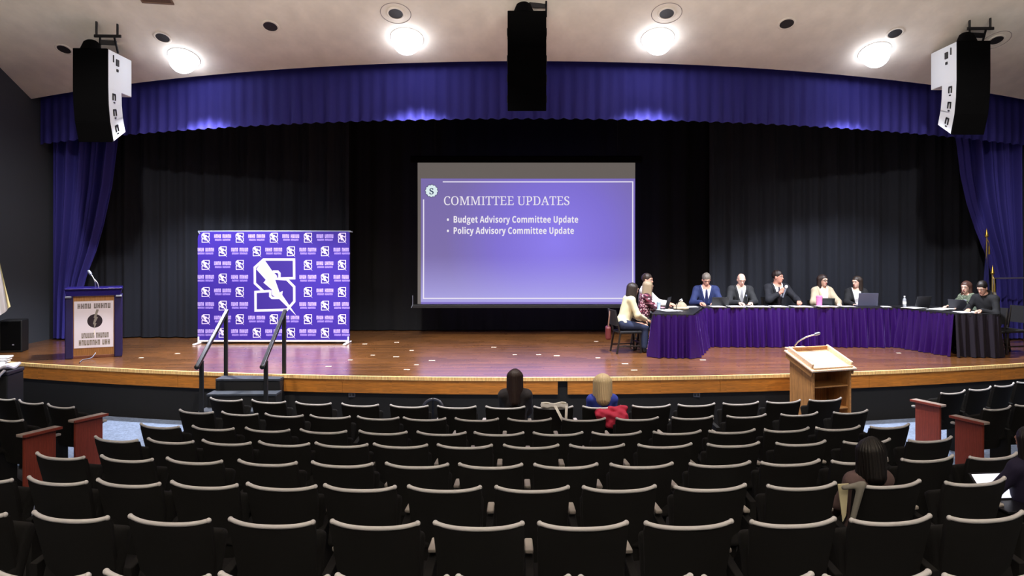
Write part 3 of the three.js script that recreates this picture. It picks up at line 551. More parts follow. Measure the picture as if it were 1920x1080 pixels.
// small pieces of pale tape marking places on the stage floor
for (const [px, py] of [[265, 671], [333, 663], [616, 687], [657, 675], [699, 666], [743, 669], [763, 693], [781, 684], [810, 676], [772, 657], [1010, 665], [1044, 667], [926, 651], [965, 665], [1121, 671], [1172, 682], [1189, 694], [1318, 675], [1685, 662], [744, 642], [684, 645], [1118, 640]]) {
  const d = (EYE - STAGE) * F / (py - VY), o = put('tape_mark', box(0.07 + rr(0, 0.04), 0.003, 0.05, atX(px, d), STAGE + 0.0016, -d, 0.001), std('#e7d9c2', 0.6));
  tag(o, 'small pale tape mark stuck on the wooden stage floor', 'tape', 'tape marks on the stage floor');
}

// ---------------------------------------------------------------- auditorium seats
const seatProto = (() => {
  const o = new THREE.Group(); o.name = 'auditorium_seat_source';
  const back = (off) => (u, v) => { const s = u * 2 - 1, y = 0.36 + 0.49 * (1 - v) + 0.016 * s * s * s * s * (1 - v), hw = 0.203 + 0.036 * (1 - v) - 0.012 * Math.max(0, Math.abs(1 - v) - 0.94) / 0.06; return [s * hw, y - (off ? 0.012 : 0), 0.05 * (1 - s * s) - 0.05 + 0.25 * (y - 0.85) - off, u, v]; };
  put('back_shell', slab(16, 10, back(0), -0.016), M.seatShell, o);
  put('back_cushion', slab(14, 10, (u, v) => { const q = back(0.02)(u * 0.94 + 0.03, v * 0.9 + 0.02); return [q[0], q[1], q[2] - 0.022 * Math.sin(Math.PI * Math.min(1, Math.max(0, u))) * Math.sin(Math.PI * v), u, v]; }, -0.035), M.seatCloth, o);
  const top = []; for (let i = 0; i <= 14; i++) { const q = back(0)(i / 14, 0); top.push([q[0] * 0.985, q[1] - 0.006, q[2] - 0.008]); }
  put('top_edge_highlight', [tube(top, 0.0125, 28, 8), ball(0.0145, ...top[0]), ball(0.0145, ...top[14])], M.seatEdgeHighlight, o);  // pale colour paints in the light caught along the black seat top
  const pan = new THREE.Group(); pan.name = 'seat_pan'; o.add(pan); pan.position.set(0, 0.43, -0.14); pan.rotation.x = 1.22;
  put('pan_cushion', box(0.46, 0.07, 0.33, 0, 0.02, -0.175, 0.03), M.seatCloth, pan); put('pan_shell', box(0.41, 0.02, 0.31, 0, -0.025, -0.175, 0.008), M.seatShell, pan);
  const arm = (x) => { const a = new THREE.Group(); a.name = 'armrest'; o.add(a); a.position.x = x;
    put('arm_top', [box(0.046, 0.026, 0.18, 0, 0.63, -0.36, 0.01), plate([[-0.021, 0.622], [0.021, 0.622], [0.007, 0.45], [-0.005, 0.45]], 0.05, 0.003).translate(0, 0, -0.37)], M.seatArm, a);
    put('stanchion', plate([[-0.1, 0], [-0.4, 0], [-0.4, 0.05], [-0.33, 0.12], [-0.33, 0.42], [-0.36, 0.6], [-0.4, 0.615], [-0.1, 0.56]], 0.04, 0.004).rotateY(-Math.PI / 2).translate(0.02, 0, 0), M.seatShell, a); return a; };
  arm(-0.272);
  o.userData = {};
  return o;
})();
const ORD = ['first', 'second', 'third', 'fourth', 'fifth', 'sixth', 'seventh', 'eighth', 'ninth', 'tenth', 'eleventh', 'twelfth', 'thirteenth', 'fourteenth'];
const seats = {};
function seat(x, d, turn, label, group, occupied, extra) {
  const o = dup(seatProto, 'auditorium_seat', label, [x, floorY(d) - 0.01, -d], turn);
  o.userData = { label, category: 'seat', group };
  if (occupied) o.getObjectByName('seat_pan').rotation.x = 0;
  if (extra) { const a = seatProto.getObjectByName('armrest').clone(); a.position.x = 0.272; o.add(a); }
  return o;
}
const ROWS = [
  ['front row by the stage', 764.5, 748, 0.482, [382.6, 463, 547.6, 636, 729, 819, 911, 1002, 1094, 1187.5, 1273, 1357, 1438, 1517], 72],
  ['second row from the stage', 787.5, 771, 0.482, [322, 404, 488, 575, 666, 754, 853, 953, 1056, 1157, 1262, 1364, 1464, 1561], 80],
  ['third row from the stage', 814, 799, 0.482, [247, 348, 451, 557, 670, 781, 890, 1002, 1113, 1228, 1332, 1436, 1535, 1631], 90],
  ['fourth row from the stage', 838, 825, 0.482, [157, 260, 366, 475, 584, 696, 818, 944, 1069, 1198, 1328, 1456, 1581, 1701], 104],
  ['fifth row from the stage', 875, 859, 0.482, [43, 169, 297, 436, 578, 720, 860, 1003, 1147, 1296, 1430, 1561, 1690, 1815], 118],
  ['sixth row from the stage', 918.5, 904, 0.482, [-112, 25, 160, 304, 451, 600, 761, 928, 1094, 1267, 1441, 1605, 1771, 1935], 140],
  ['seventh row from the stage', 988, 969, 0.482, [-155, 33, 221, 416, 613, 811, 1010, 1212, 1411, 1597, 1778], 170],
  ['eighth row from the stage', 1093, 1081, 0.482, [-45, 180, 404, 630, 862, 1096, 1330, 1558, 1782], 200],
];
const seatD = (y) => { const d = F * 1.05 / (y - VY - 153); return d < 9.3 ? d : F * 1.98 / (y - VY); };
const taken = { '0,6': 1, '0,8': 1, '5,11': 1, '5,13': 1 };
ROWS.forEach(([row, yc, ye, , starts, w], r) => starts.forEach((s, i) => {
  const half = 600 + r * 60, mid = s + w * (0.5) + (s < VX ? 1 : -1) * 0, t = (mid - VX) / half, y = yc - (yc - ye) * t * t, d = seatD(y), x = atX(mid, d);
  seats[r + ',' + i] = seat(x, d, Math.atan(x / 12.5), 'black seat, ' + ORD[i] + ' from the stairs aisle in the ' + row, 'seats of the middle block', taken[r + ',' + i], i === starts.length - 1);
}));
function sideRow(side, R, n, label) {
  for (let k = 0; k < n; k++) {
    const a = Math.asin(5.55 / R) + k * 0.555 / R, x = side * R * Math.sin(a), d = 22 - R * Math.cos(a);
    const o = seat(x, d, side * a, 'black seat, ' + ORD[k] + ' from the aisle in the ' + label, 'seats of the side blocks', false, true);
    if (k === 0) {
      const e = new THREE.Group(); e.name = 'end_panel'; o.add(e); e.position.x = -side * 0.31;
      put('panel_board', box(0.035, 0.7, 0.36, 0, 0.36, -0.18, 0.006), M.mahogany, e);
      put('panel_cap', plate([[-0.05, 0], [0.05, 0], [0.05, 0.02], [-0.05, 0.02]], 0.44, 0.004).translate(0, 0.71, -0.4), M.mahoganyTop, e);
      put('cap_edge', box(0.02, 0.03, 0.45, -side * 0.055, 0.72, -0.18, 0.005), M.mahogany, e);
    }
  }
}
sideRow(-1, 13.55, 5, 'stairs side block, row nearer the stage');
sideRow(-1, 14.45, 4, 'stairs side block, row farther from the stage');
sideRow(1, 12.75, 6, 'lectern side block, row nearer the stage');
sideRow(1, 13.65, 5, 'lectern side block, row farther from the stage');

// ---------------------------------------------------------------- surfaces of people and soft things from distance fields
const smin = (a, b, k) => { const h = Math.max(k - Math.abs(a - b), 0) / k; return Math.min(a, b) - h * h * k * 0.25; };
function cone(ax, ay, az, bx, by, bz, ra, rb) { const dx = bx - ax, dy = by - ay, dz = bz - az, L = dx * dx + dy * dy + dz * dz || 1e-9; return (x, y, z) => { const px = x - ax, py = y - ay, pz = z - az; let t = (px * dx + py * dy + pz * dz) / L; t = t < 0 ? 0 : t > 1 ? 1 : t; return Math.hypot(px - dx * t, py - dy * t, pz - dz * t) - (ra + (rb - ra) * t); }; }
const capV = (a, b, ra, rb = ra) => cone(a.x, a.y, a.z, b.x, b.y, b.z, ra, rb);
function ell(cx, cy, cz, rx, ry, rz) { return (x, y, z) => { const a = (x - cx) / rx, b = (y - cy) / ry, c = (z - cz) / rz, k0 = Math.hypot(a, b, c), k1 = Math.hypot(a / rx, b / ry, c / rz); return k1 < 1e-9 ? -Math.min(rx, ry, rz) : k0 * (k0 - 1) / k1; }; }
const blend = (list, k) => (x, y, z) => { let d = list[0](x, y, z); for (let i = 1; i < list.length; i++) d = smin(d, list[i](x, y, z), k); return d; };
function netMesh(f, lo, hi, c) {                                           // surface nets
  const n = [0, 1, 2].map((i) => Math.max(3, Math.ceil((hi[i] - lo[i]) / c) + 1)), [nx, ny, nz] = n, val = new Float32Array(nx * ny * nz), id = (i, j, k) => (k * ny + j) * nx + i;
  for (let k = 0; k < nz; k++) for (let j = 0; j < ny; j++) for (let i = 0; i < nx; i++) val[id(i, j, k)] = f(lo[0] + i * c, lo[1] + j * c, lo[2] + k * c);
  const vert = new Int32Array(nx * ny * nz).fill(-1), P = [], ix = [], E = [[0, 1], [2, 3], [4, 5], [6, 7], [0, 2], [1, 3], [4, 6], [5, 7], [0, 4], [1, 5], [2, 6], [3, 7]];
  for (let k = 0; k < nz - 1; k++) for (let j = 0; j < ny - 1; j++) for (let i = 0; i < nx - 1; i++) {
    const q = []; let m = 0; for (let s = 0; s < 8; s++) { const v = val[id(i + (s & 1), j + (s >> 1 & 1), k + (s >> 2))]; q.push(v); if (v < 0) m++; }
    if (m === 0 || m === 8) continue;
    let x = 0, y = 0, z = 0, w = 0;
    for (const [a, b] of E) if (q[a] < 0 !== q[b] < 0) { const t = q[a] / (q[a] - q[b]); x += (a & 1) + ((b & 1) - (a & 1)) * t; y += (a >> 1 & 1) + ((b >> 1 & 1) - (a >> 1 & 1)) * t; z += (a >> 2) + ((b >> 2) - (a >> 2)) * t; w++; }
    vert[id(i, j, k)] = P.length / 3; P.push(lo[0] + (i + x / w) * c, lo[1] + (j + y / w) * c, lo[2] + (k + z / w) * c);
  }
  const quad = (a, b, d, e, flip) => { if (a < 0 || b < 0 || d < 0 || e < 0) return; if (flip) ix.push(a, d, b, b, d, e); else ix.push(a, b, d, b, e, d); };
  for (let k = 1; k < nz - 1; k++) for (let j = 1; j < ny - 1; j++) for (let i = 1; i < nx - 1; i++) {
    const s = val[id(i, j, k)] < 0;
    if (s !== val[id(i + 1, j, k)] < 0) quad(vert[id(i, j - 1, k - 1)], vert[id(i, j, k - 1)], vert[id(i, j - 1, k)], vert[id(i, j, k)], !s);
    if (s !== val[id(i, j + 1, k)] < 0) quad(vert[id(i - 1, j, k - 1)], vert[id(i, j, k - 1)], vert[id(i - 1, j, k)], vert[id(i, j, k)], s);
    if (s !== val[id(i, j, k + 1)] < 0) quad(vert[id(i - 1, j - 1, k)], vert[id(i, j - 1, k)], vert[id(i - 1, j, k)], vert[id(i, j, k)], !s);
  }
  const g = new THREE.BufferGeometry(); g.setAttribute('position', new THREE.Float32BufferAttribute(P, 3)); g.setIndex(ix); g.computeVertexNormals();
  const uv = []; for (let i = 0; i < P.length; i += 3) uv.push(Math.atan2(P[i], P[i + 2]) * 0.16, P[i + 1]); g.setAttribute('uv', new THREE.Float32BufferAttribute(uv, 2));
  return g;
}

// ---------------------------------------------------------------- people
const lin = (hex) => { const c = new THREE.Color(hex); return [c.r, c.g, c.b]; };
function paint(g, f) { const p = g.attributes.position, a = new Float32Array(p.count * 3); for (let i = 0; i < p.count; i++) a.set(f(p.getX(i), p.getY(i), p.getZ(i)), i * 3); g.setAttribute('color', new THREE.BufferAttribute(a, 3)); return g; }
function headGeo(skin, lip, brow, iris) {
  const parts = blend([ell(0, 0.028, -0.012, 0.075, 0.088, 0.095), ell(0, -0.03, 0.02, 0.061, 0.084, 0.068), ell(0, -0.09, 0.05, 0.03, 0.026, 0.03), cone(0, -0.05, -0.02, 0, -0.2, -0.045, 0.054, 0.058), ell(0, 0.022, 0.078, 0.05, 0.012, 0.016)], 0.03);
  const nose = cone(0, 0.002, 0.084, 0, -0.033, 0.102, 0.0075, 0.0135), lips = ell(0, -0.064, 0.083, 0.024, 0.0105, 0.013), ears = [ell(0.077, -0.008, -0.008, 0.011, 0.032, 0.02), ell(-0.077, -0.008, -0.008, 0.011, 0.032, 0.02)];
  const f = (x, y, z) => { let d = parts(x, y, z); d = smin(d, nose(x, y, z), 0.012); const ax = Math.abs(x); d = Math.max(d, 0.012 - Math.hypot(ax - 0.031, (y - 0.001) * 1.25, z - 0.1)); d = Math.min(d, Math.hypot(ax - 0.031, y - 0.001, z - 0.076) - 0.0125); d = smin(d, lips(x, y, z), 0.006); return smin(smin(d, ears[0](x, y, z), 0.01), ears[1](x, y, z), 0.01); };
  const S = lin(skin), L = lin(lip), B = lin(brow), I = lin(iris), W = lin('#e4e0dc');
  return paint(netMesh(f, [-0.1, -0.215, -0.125], [0.1, 0.13, 0.13], 0.0052), (x, y, z) => { const ax = Math.abs(x);
    if (Math.hypot(ax - 0.031, y - 0.001, z - 0.0765) < 0.0138 && z > 0.07) return Math.hypot(ax - 0.031, y - 0.001) < 0.0062 ? I : W;
    if (z > 0.06 && Math.hypot(x / 0.025, (y + 0.064) / 0.0105) < 1 && z > 0.078) return L;
    if (z > 0.055 && ax > 0.012 && ax < 0.05 && Math.abs(y - 0.026 + (ax - 0.03) ** 2 * 8) < 0.0055) return B; return S; });
}
function handGeo(w, d, palm, side, curl, skin, thumbIn = 0.6) {              // wrist, direction of the fingers, palm normal; side +1 is the left hand
  const D = d.clone().normalize(), Np = palm.clone().addScaledVector(D, -palm.dot(D)).normalize(), T = new THREE.Vector3().crossVectors(D, Np).multiplyScalar(side).normalize();   // T points to the thumb side
  const pt = (a, b, c) => w.clone().addScaledVector(D, a).addScaledVector(T, b).addScaledVector(Np, c);
  const palmParts = [capV(pt(-0.03, 0, 0), pt(0.01, 0, 0), 0.026, 0.026)], fingers = [];
  [[0.027, 0.094, 0.066], [0.009, 0.099, 0.074], [-0.009, 0.095, 0.069], [-0.026, 0.087, 0.055]].forEach(([b, k, len]) => {
    palmParts.push(capV(pt(0.005, b * 0.75, 0), pt(k - 0.008, b, 0), 0.0145, 0.0115));
    let p = pt(k - 0.004, b, 0), a = curl * 0.35; const segs = [0.46, 0.3, 0.24], rad = [0.0095, 0.0085, 0.0075, 0.0065];
    segs.forEach((s, i) => { a += curl * 0.55; const q = p.clone().addScaledVector(D, Math.cos(a) * s * len).addScaledVector(Np, Math.sin(a) * s * len).addScaledVector(T, b * 0.06); fingers.push(capV(p, q, rad[i], rad[i + 1])); p = q; });
  });
  const t0 = pt(0.02, 0.024, 0.004), t1 = pt(0.05, 0.048, 0.014 + 0.012 * thumbIn), t2 = pt(0.078, 0.054 - 0.016 * thumbIn, 0.022 + 0.02 * thumbIn), t3 = pt(0.098, 0.05 - 0.03 * thumbIn, 0.026 + 0.026 * thumbIn);
  fingers.push(capV(t1, t2, 0.0115, 0.0105), capV(t2, t3, 0.0105, 0.0085)); palmParts.push(capV(t0, t1, 0.016, 0.0125));
  const pf = blend(palmParts, 0.014), f = (x, y, z) => { let a = pf(x, y, z), m = 9; for (const g of fingers) m = Math.min(m, g(x, y, z)); return smin(a, m, 0.006); };
  const all = [pt(-0.06, 0, 0), pt(0.19, 0.06, 0.09), pt(0.19, -0.06, -0.03), pt(0.05, 0.09, 0.06), pt(0.05, -0.06, -0.04), pt(0.19, 0.06, -0.03), pt(0.19, -0.06, 0.09)], b = new THREE.Box3().setFromPoints(all);
  const S = lin(skin), Nn = lin('#e8c3b4');
  return paint(netMesh(f, b.min.toArray(), b.max.toArray(), 0.0046), () => S);
}
function person(label, pos, turn, s, o) {
  const root = thing('person', label, 'person', pos, turn); root.scale.setScalar(s);
  const fem = !!o.fem, lean = o.lean ?? 0.1, tw = o.twist ?? 0, q = new THREE.Quaternion().setFromEuler(new THREE.Euler(lean, tw, o.roll ?? 0, 'YXZ')), qi = q.clone().invert(), hip = V(0, 0.545, 0);
  const up = (x, y, z) => V(x, y, z).sub(hip).applyQuaternion(q).add(hip);
  const tmp = V(0, 0, 0), loc = (x, y, z) => tmp.set(x, y, z).sub(hip).applyQuaternion(qi).add(hip);   // into the torso's own frame
  const sw = fem ? 0.158 : 0.19, wide = o.wide ?? 1;
  const chest = blend([ell(0, 0.93, 0.0, (fem ? 0.15 : 0.175) * wide, 0.2, 0.112), ell(0, 0.74, 0.01, (fem ? 0.132 : 0.158) * wide, 0.17, 0.112 * wide), ell(0, 0.57, -0.01, 0.178 * wide, 0.125, 0.135), cone(-sw + 0.02, 1.045, -0.01, sw - 0.02, 1.045, -0.01, 0.062, 0.062), cone(0, 1.04, -0.015, 0, 1.12, -0.01, 0.075, 0.055), ...(fem ? [ell(0.068, 0.93, 0.085, 0.062, 0.065, 0.055), ell(-0.068, 0.93, 0.085, 0.062, 0.065, 0.055)] : [])], 0.06);
  const torso = (x, y, z) => { const l = loc(x, y, z); return chest(l.x, l.y, l.z); };
  // arms
  const arms = [], hands = [];
  for (const sd of [1, -1]) {
    const h = (sd > 0 ? o.left : o.right) ?? { at: [sd * 0.1, 0.6, 0.34], dir: [-sd * 0.4, -0.1, 1], palm: [0, -1, 0], curl: 0.5 };
    const S = up(sd * sw, 1.03, -0.01), W = V(...h.at), L1 = 0.295, L2 = 0.265, v = W.clone().sub(S); let L = v.length(); if (L > L1 + L2 - 0.01) { W.copy(S).addScaledVector(v.normalize(), L1 + L2 - 0.01); L = L1 + L2 - 0.01; v.copy(W).sub(S); }
    const a = (L1 * L1 - L2 * L2 + L * L) / (2 * L), hgt = Math.sqrt(Math.max(0, L1 * L1 - a * a)), n = v.clone().normalize(), hint = V(...(h.elbow ?? [sd * 0.7, -0.7, -0.35])); hint.addScaledVector(n, -hint.dot(n)).normalize();
    const E = S.clone().addScaledVector(n, a).addScaledVector(hint, hgt);
    arms.push([S, E, W]); hands.push([W, V(...h.dir), V(...h.palm), sd, h.curl ?? 0.4, h.thumb ?? 0.6]);
  }
  const armSk = arms.flatMap(([S, E, W]) => [capV(S, E, 0.048, 0.038), capV(E, W, 0.039, 0.026)]);
  // legs
  const legs = [1, -1].map((sd) => { const g = (sd > 0 ? o.legL : o.legR) ?? {}; const K = V(...(g.knee ?? [sd * 0.12, 0.5, 0.42])), A = V(...(g.ankle ?? [sd * 0.12, 0.09, 0.4])), T = V(...(g.toe ?? [sd * 0.14, 0.035, 0.56])); return [V(sd * 0.09, 0.535, 0.0), K, A, T]; });
  const legSk = legs.flatMap(([H, K, A, T]) => [capV(H, K, 0.082, 0.055), capV(K, A, 0.054, 0.036), capV(A, T, 0.036, 0.028)]);
  const headC = up(0, 1.255, 0.02), hq = new THREE.Quaternion().setFromEuler(new THREE.Euler((o.headPitch ?? 0.05), (o.headYaw ?? 0), o.headRoll ?? 0, 'YXZ'));
  if (o.headShift) headC.add(V(...o.headShift));
  const neckA = up(0, 1.06, -0.02), neckB = V(0, -0.1, -0.03).applyQuaternion(hq).add(headC);
  const bodyF = blend([torso, capV(neckA, neckB, 0.058, 0.052), ...armSk, ...legSk], 0.035);
  const body = netMesh(bodyF, [-0.48, 0.0, -0.42], [0.48, Math.min(1.22, headC.y + 0.02), 0.85], 0.018);
  const skinC = lin(o.skin ?? '#d7a48c'); paint(body, () => skinC);
  const hg = headGeo(o.skin ?? '#d7a48c', fem ? '#b0545a' : '#b57a6c', o.brow ?? o.hair?.[0] ?? '#2a1c14', '#2a2018'); hg.applyQuaternion(hq).translate(...headC.toArray());
  const hd = hands.map((a) => handGeo(a[0], a[1], a[2], a[3], a[4], o.skin ?? '#d7a48c', a[5]));
  put('body', [body, hg, ...hd], std('#ffffff', 0.6, { vertexColors: true }), root);
  // clothes
  const B = [[-0.52, 0.34, -0.48], [0.52, 1.2, 0.75]];
  const sleeve = (o.top.short ? arms.map(([S, E]) => capV(S, S.clone().lerp(E, 0.75), 0.055, 0.048)) : arms.flatMap(([S, E, W]) => { const W2 = W.clone().lerp(E, 0.06); return [capV(S, E, 0.052, 0.045), capV(E, W2, 0.045, 0.032)]; }));
  const mk = (name, col, off, keep, withArms = true, rough = 0.85, extra = {}) => { const f0 = withArms ? blend([torso, ...sleeve], 0.04) : torso; const ripple = (x, y, z) => 0.003 * Math.sin(x * 31 + y * 23 + z * 17) * Math.sin(y * 19 - z * 29);
    const g = netMesh((x, y, z) => { let d = f0(x, y, z) - off + ripple(x, y, z); if (keep) { const l = loc(x, y, z); d = Math.max(d, keep(l.x, l.y, l.z)); } return d; }, B[0], B[1], 0.0135); if (g.attributes.position.count) put(name, g, col.isMaterial ? col : std(col, rough, extra), root); };
  const neckCut = (x, y, z) => y - 1.1 - 2.2 * Math.max(0, Math.abs(x) - 0.062) - 0.25 * Math.max(0, -z) + (o.top.open ? 0.35 : 0.12) * Math.max(0, z) - (o.top.open ? 0 : 0.012), hem = (y) => (o.top.hem ?? 0.52) - y;
  if (o.top.open) {
    const V0 = o.top.open, edge = (y) => 0.012 + 0.075 * Math.max(0, (y - V0) / (1.09 - V0)), hole = (x, y, z) => (z > 0 && y > V0 - 0.02 ? edge(y) - Math.abs(x) : -1);
    mk('jacket', o.top.color, 0.02, (x, y, z) => Math.max(neckCut(x, y, z), hem(y), hole(x, y, z)));
    mk('lapel', o.top.color, 0.029, (x, y, z) => Math.max(neckCut(x, y, z) + 0.01, V0 - y, z > 0.0 ? Math.abs(Math.abs(x) - edge(y) - 0.024) - 0.024 : 1), false);
    mk('shirt', o.top.shirt ?? '#eeeef2', 0.009, (x, y, z) => Math.max(neckCut(x, y, z), 0.55 - y), false);
    if (o.top.tie) mk('tie', o.top.tie, 0.019, (x, y, z) => (z > 0 ? Math.max(Math.abs(x) - (y > 1.04 ? 0.02 : 0.02 + 0.1 * (1.04 - y)), y - 1.075, 0.62 - y) : 1), false, 0.5);
  } else mk('shirt', o.top.mat ?? o.top.color, 0.014, (x, y, z) => Math.max(neckCut(x, y, z), hem(y)));
  if (o.top.collar) { const c = new THREE.LatheGeometry([[0.066, 0], [0.062, 0.035], [0.07, 0.04], [0.085, 0.008], [0.066, 0]].map((p) => new THREE.Vector2(...p)), 28, 0.25, Math.PI * 2 - 0.5); c.applyQuaternion(q).translate(...up(0, 1.075, -0.012).toArray()); put('collar', c, std(o.top.collar, 0.8, { side: THREE.DoubleSide }), root); }
  if (o.top.hood) { const c = new THREE.TorusGeometry(0.09, 0.04, 12, 32, Math.PI * 2).scale(1, 1, 1.3).rotateX(Math.PI / 2 + 0.3); c.applyQuaternion(q).translate(...up(0, 1.1, -0.03).toArray()); put('hood', c, std(o.top.color, 0.95), root); }
  const lg = blend([torso, ...legs.flatMap(([H, K, A]) => [capV(H, K, 0.088, 0.064), capV(K, K.clone().lerp(A, o.crop ?? 0.93), 0.063, 0.052)])], 0.04);
  put('trousers', netMesh((x, y, z) => { const l = loc(x, y, z); return Math.max(lg(x, y, z) - 0.012, l.y - 0.66); }, [-0.4, 0.05, -0.2], [0.4, 0.72, 0.8], 0.016), std(o.legs ?? '#16171d', 0.85), root);
  legs.forEach(([H, K, A, T]) => put('shoe', netMesh(blend([capV(A.clone().setY(Math.min(A.y, 0.05)), T, 0.042, 0.038), capV(A.clone().setY(Math.min(A.y, 0.09)), A.clone().setY(0.05), 0.04, 0.042)], 0.03), [Math.min(A.x, T.x) - 0.09, -0.01, Math.min(A.z, T.z) - 0.09], [Math.max(A.x, T.x) + 0.09, 0.16, Math.max(A.z, T.z) + 0.09], 0.012), std(o.shoe ?? '#121214', 0.5), root));
  // hair
  if (o.hair) {
    const [col, style, len] = o.hair, ridge = (x, y, z) => 0.0028 * Math.sin(Math.atan2(x, z + 0.02) * 34 + y * 14);
    const line = (y, z) => ((style === 'long' ? -0.014 : -0.012) + 0.72 * z - y) * 0.8; let f;
    const cap = ell(0, 0.034, -0.018, 0.0825, 0.0945, 0.103);
    if (style === 'short') f = (x, y, z) => Math.max(cap(x, y, z) - 0.006 * Math.max(0, y * 12) + ridge(x, y, z) * 0.7 + 0.003 * Math.sin(x * 70 + z * 40) * Math.sin(z * 60), line(y, z), -0.062 - y);
    else if (style === 'ring') { const low = ell(0, 0.026, -0.016, 0.0795, 0.09, 0.1); f = (x, y, z) => Math.max(low(x, y, z), line(y, z) + 0.012, y - 0.038, z - 0.035, -0.06 - y); }
    else {
      const L = len ?? 0.24, k = o.hairWide ?? 1, strands = blend([capV(V(0, 0.03, -0.05), V(0, -L, -0.085), 0.088 * k, 0.07 * k), capV(V(0.06, 0.03, -0.035), V(0.078 * k, -L, -0.03), 0.042 * k, 0.036), capV(V(-0.06, 0.03, -0.035), V(-0.078 * k, -L, -0.03), 0.042 * k, 0.036)], 0.05), fc = ell(0, -0.075, 0.085, 0.066, 0.125, 0.085);
      const bun = o.bun ? ell(0, 0.11, -0.06, 0.055, 0.05, 0.055) : null;
      f = (x, y, z) => { let d = Math.min(Math.max(cap(x, y, z), line(y, z)), 9); d = smin(d, strands(x, y, z), 0.025); if (bun) d = smin(d, bun(x, y, z), 0.02); return Math.max(d + ridge(x, y, z), -fc(x, y, z), (style === 'long' ? -1 : 0)); };
    }
    const g = netMesh(f, [-0.17, -(len ?? 0.08) - 0.1, -0.22], [0.17, 0.18, 0.12], 0.0062); g.applyQuaternion(hq).translate(...headC.toArray()); put('hair', g, std(col, 0.5), root);
    if (o.beard) { const bf = blend([ell(0, -0.03, 0.02, 0.0645, 0.087, 0.0715), ell(0, -0.09, 0.05, 0.034, 0.03, 0.034)], 0.03); const bg = netMesh((x, y, z) => Math.max(bf(x, y, z), y + 0.045 - Math.abs(x) * 0.5, 0.0 - z, 0.022 - Math.hypot(x, (y + 0.064) * 2, z - 0.09)), [-0.08, -0.13, -0.02], [0.08, 0.03, 0.1], 0.006); bg.applyQuaternion(hq).translate(...headC.toArray()); put('beard', bg, std(o.beard, 0.8), root); }
  }
  if (o.glasses) { const g = []; for (const sd of [-1, 1]) { g.push(new THREE.TorusGeometry(0.021, 0.003, 8, 24).scale(1.15, 0.85, 1).translate(sd * 0.032, 0, 0.103), bar([sd * 0.057, 0.004, 0.1], [sd * 0.08, 0.004, 0.0], 0.004, 0.006)); } g.push(bar([-0.012, 0.004, 0.106], [0.012, 0.004, 0.106], 0.004, 0.005)); put('glasses', g.map((e) => e.applyQuaternion(hq).translate(...headC.toArray())), M.black, root); }
  return root;
}

// chairs that the panel sits on
const chairProto = (() => {
  const o = new THREE.Group(), m = std('#1c1613', 0.5), c = std('#17161a', 0.9);
  put('seat', box(0.46, 0.05, 0.44, 0, 0.408, 0.1, 0.02), c, o);
  put('backrest', slab(12, 6, (u, v) => [(u - 0.5) * 0.44, 0.84 - 0.3 * v, -0.19 - 0.04 * (1 - v) - 0.03 * Math.sin(Math.PI * u), u, v], 0.03), c, o);
  for (const s of [-1, 1]) { put('leg', bar([s * 0.2, 0, 0.31], [s * 0.2, 0.42, 0.28], 0.032, 0.032), m, o); put('leg', bar([s * 0.2, 0, -0.18], [s * 0.2, 0.42, -0.1], 0.032, 0.032), m, o); put('back_post', bar([s * 0.2, 0.4, -0.12], [s * 0.2, 0.82, -0.21], 0.03, 0.03), m, o); put('stretcher', bar([s * 0.2, 0.14, -0.16], [s * 0.2, 0.14, 0.3], 0.022, 0.022), m, o); }
  put('stretcher', bar([-0.2, 0.2, 0.3], [0.2, 0.2, 0.3], 0.022, 0.022), m, o);
  o.userData = {}; return o;
})();
function chair(label, pos, turn) { const c = dup(chairProto, 'stage_chair', label, pos, turn); c.userData = { label, category: 'chair', group: 'chairs of the panel' }; return c; }
const flower = canvasTex(512, 512, (g) => { g.fillStyle = '#3d1023'; g.fillRect(0, 0, 512, 512); for (let i = 0; i < 190; i++) { const x = rnd() * 512, y = rnd() * 512, r = rr(9, 22), c = ['#d9a3ad', '#8f2b45', '#e6cdd0', '#5b1a30', '#b9788a'][Math.floor(rnd() * 5)]; g.fillStyle = c; for (let k = 0; k < 5; k++) { g.beginPath(); g.arc(x + r * 0.6 * Math.cos(k * 1.257), y + r * 0.6 * Math.sin(k * 1.257), r * 0.45, 0, 7); g.fill(); } } });
flower.repeat.set(2.2, 2.2);
const pat = (c0, c1) => { const t = canvasTex(256, 256, (g) => { g.fillStyle = c0; g.fillRect(0, 0, 256, 256); for (let i = 0; i < 160; i++) { g.fillStyle = c1; g.globalAlpha = rr(0.3, 0.9); g.beginPath(); g.ellipse(rnd() * 256, rnd() * 256, rr(4, 12), rr(2, 6), rnd() * 6, 0, 7); g.fill(); } g.globalAlpha = 1; }); t.repeat.set(3, 3); return std('#ffffff', 0.85, { map: t }); };
const T = 0.765;                                                          // table height in the panel's own frames
const onTable = (x, z, curl = 0.35, in_ = 0.5) => ({ at: [x, T + 0.035, z], dir: [-Math.sign(x) * in_, -0.12, 1], palm: [0, -1, 0], curl });
function sit(px, d, turn, s, label, chairLabel, o) { const p = [atX(px, d), STAGE, -d]; chair(chairLabel, p, turn).scale.setScalar(s); return person(label, p, turn, s, o); }

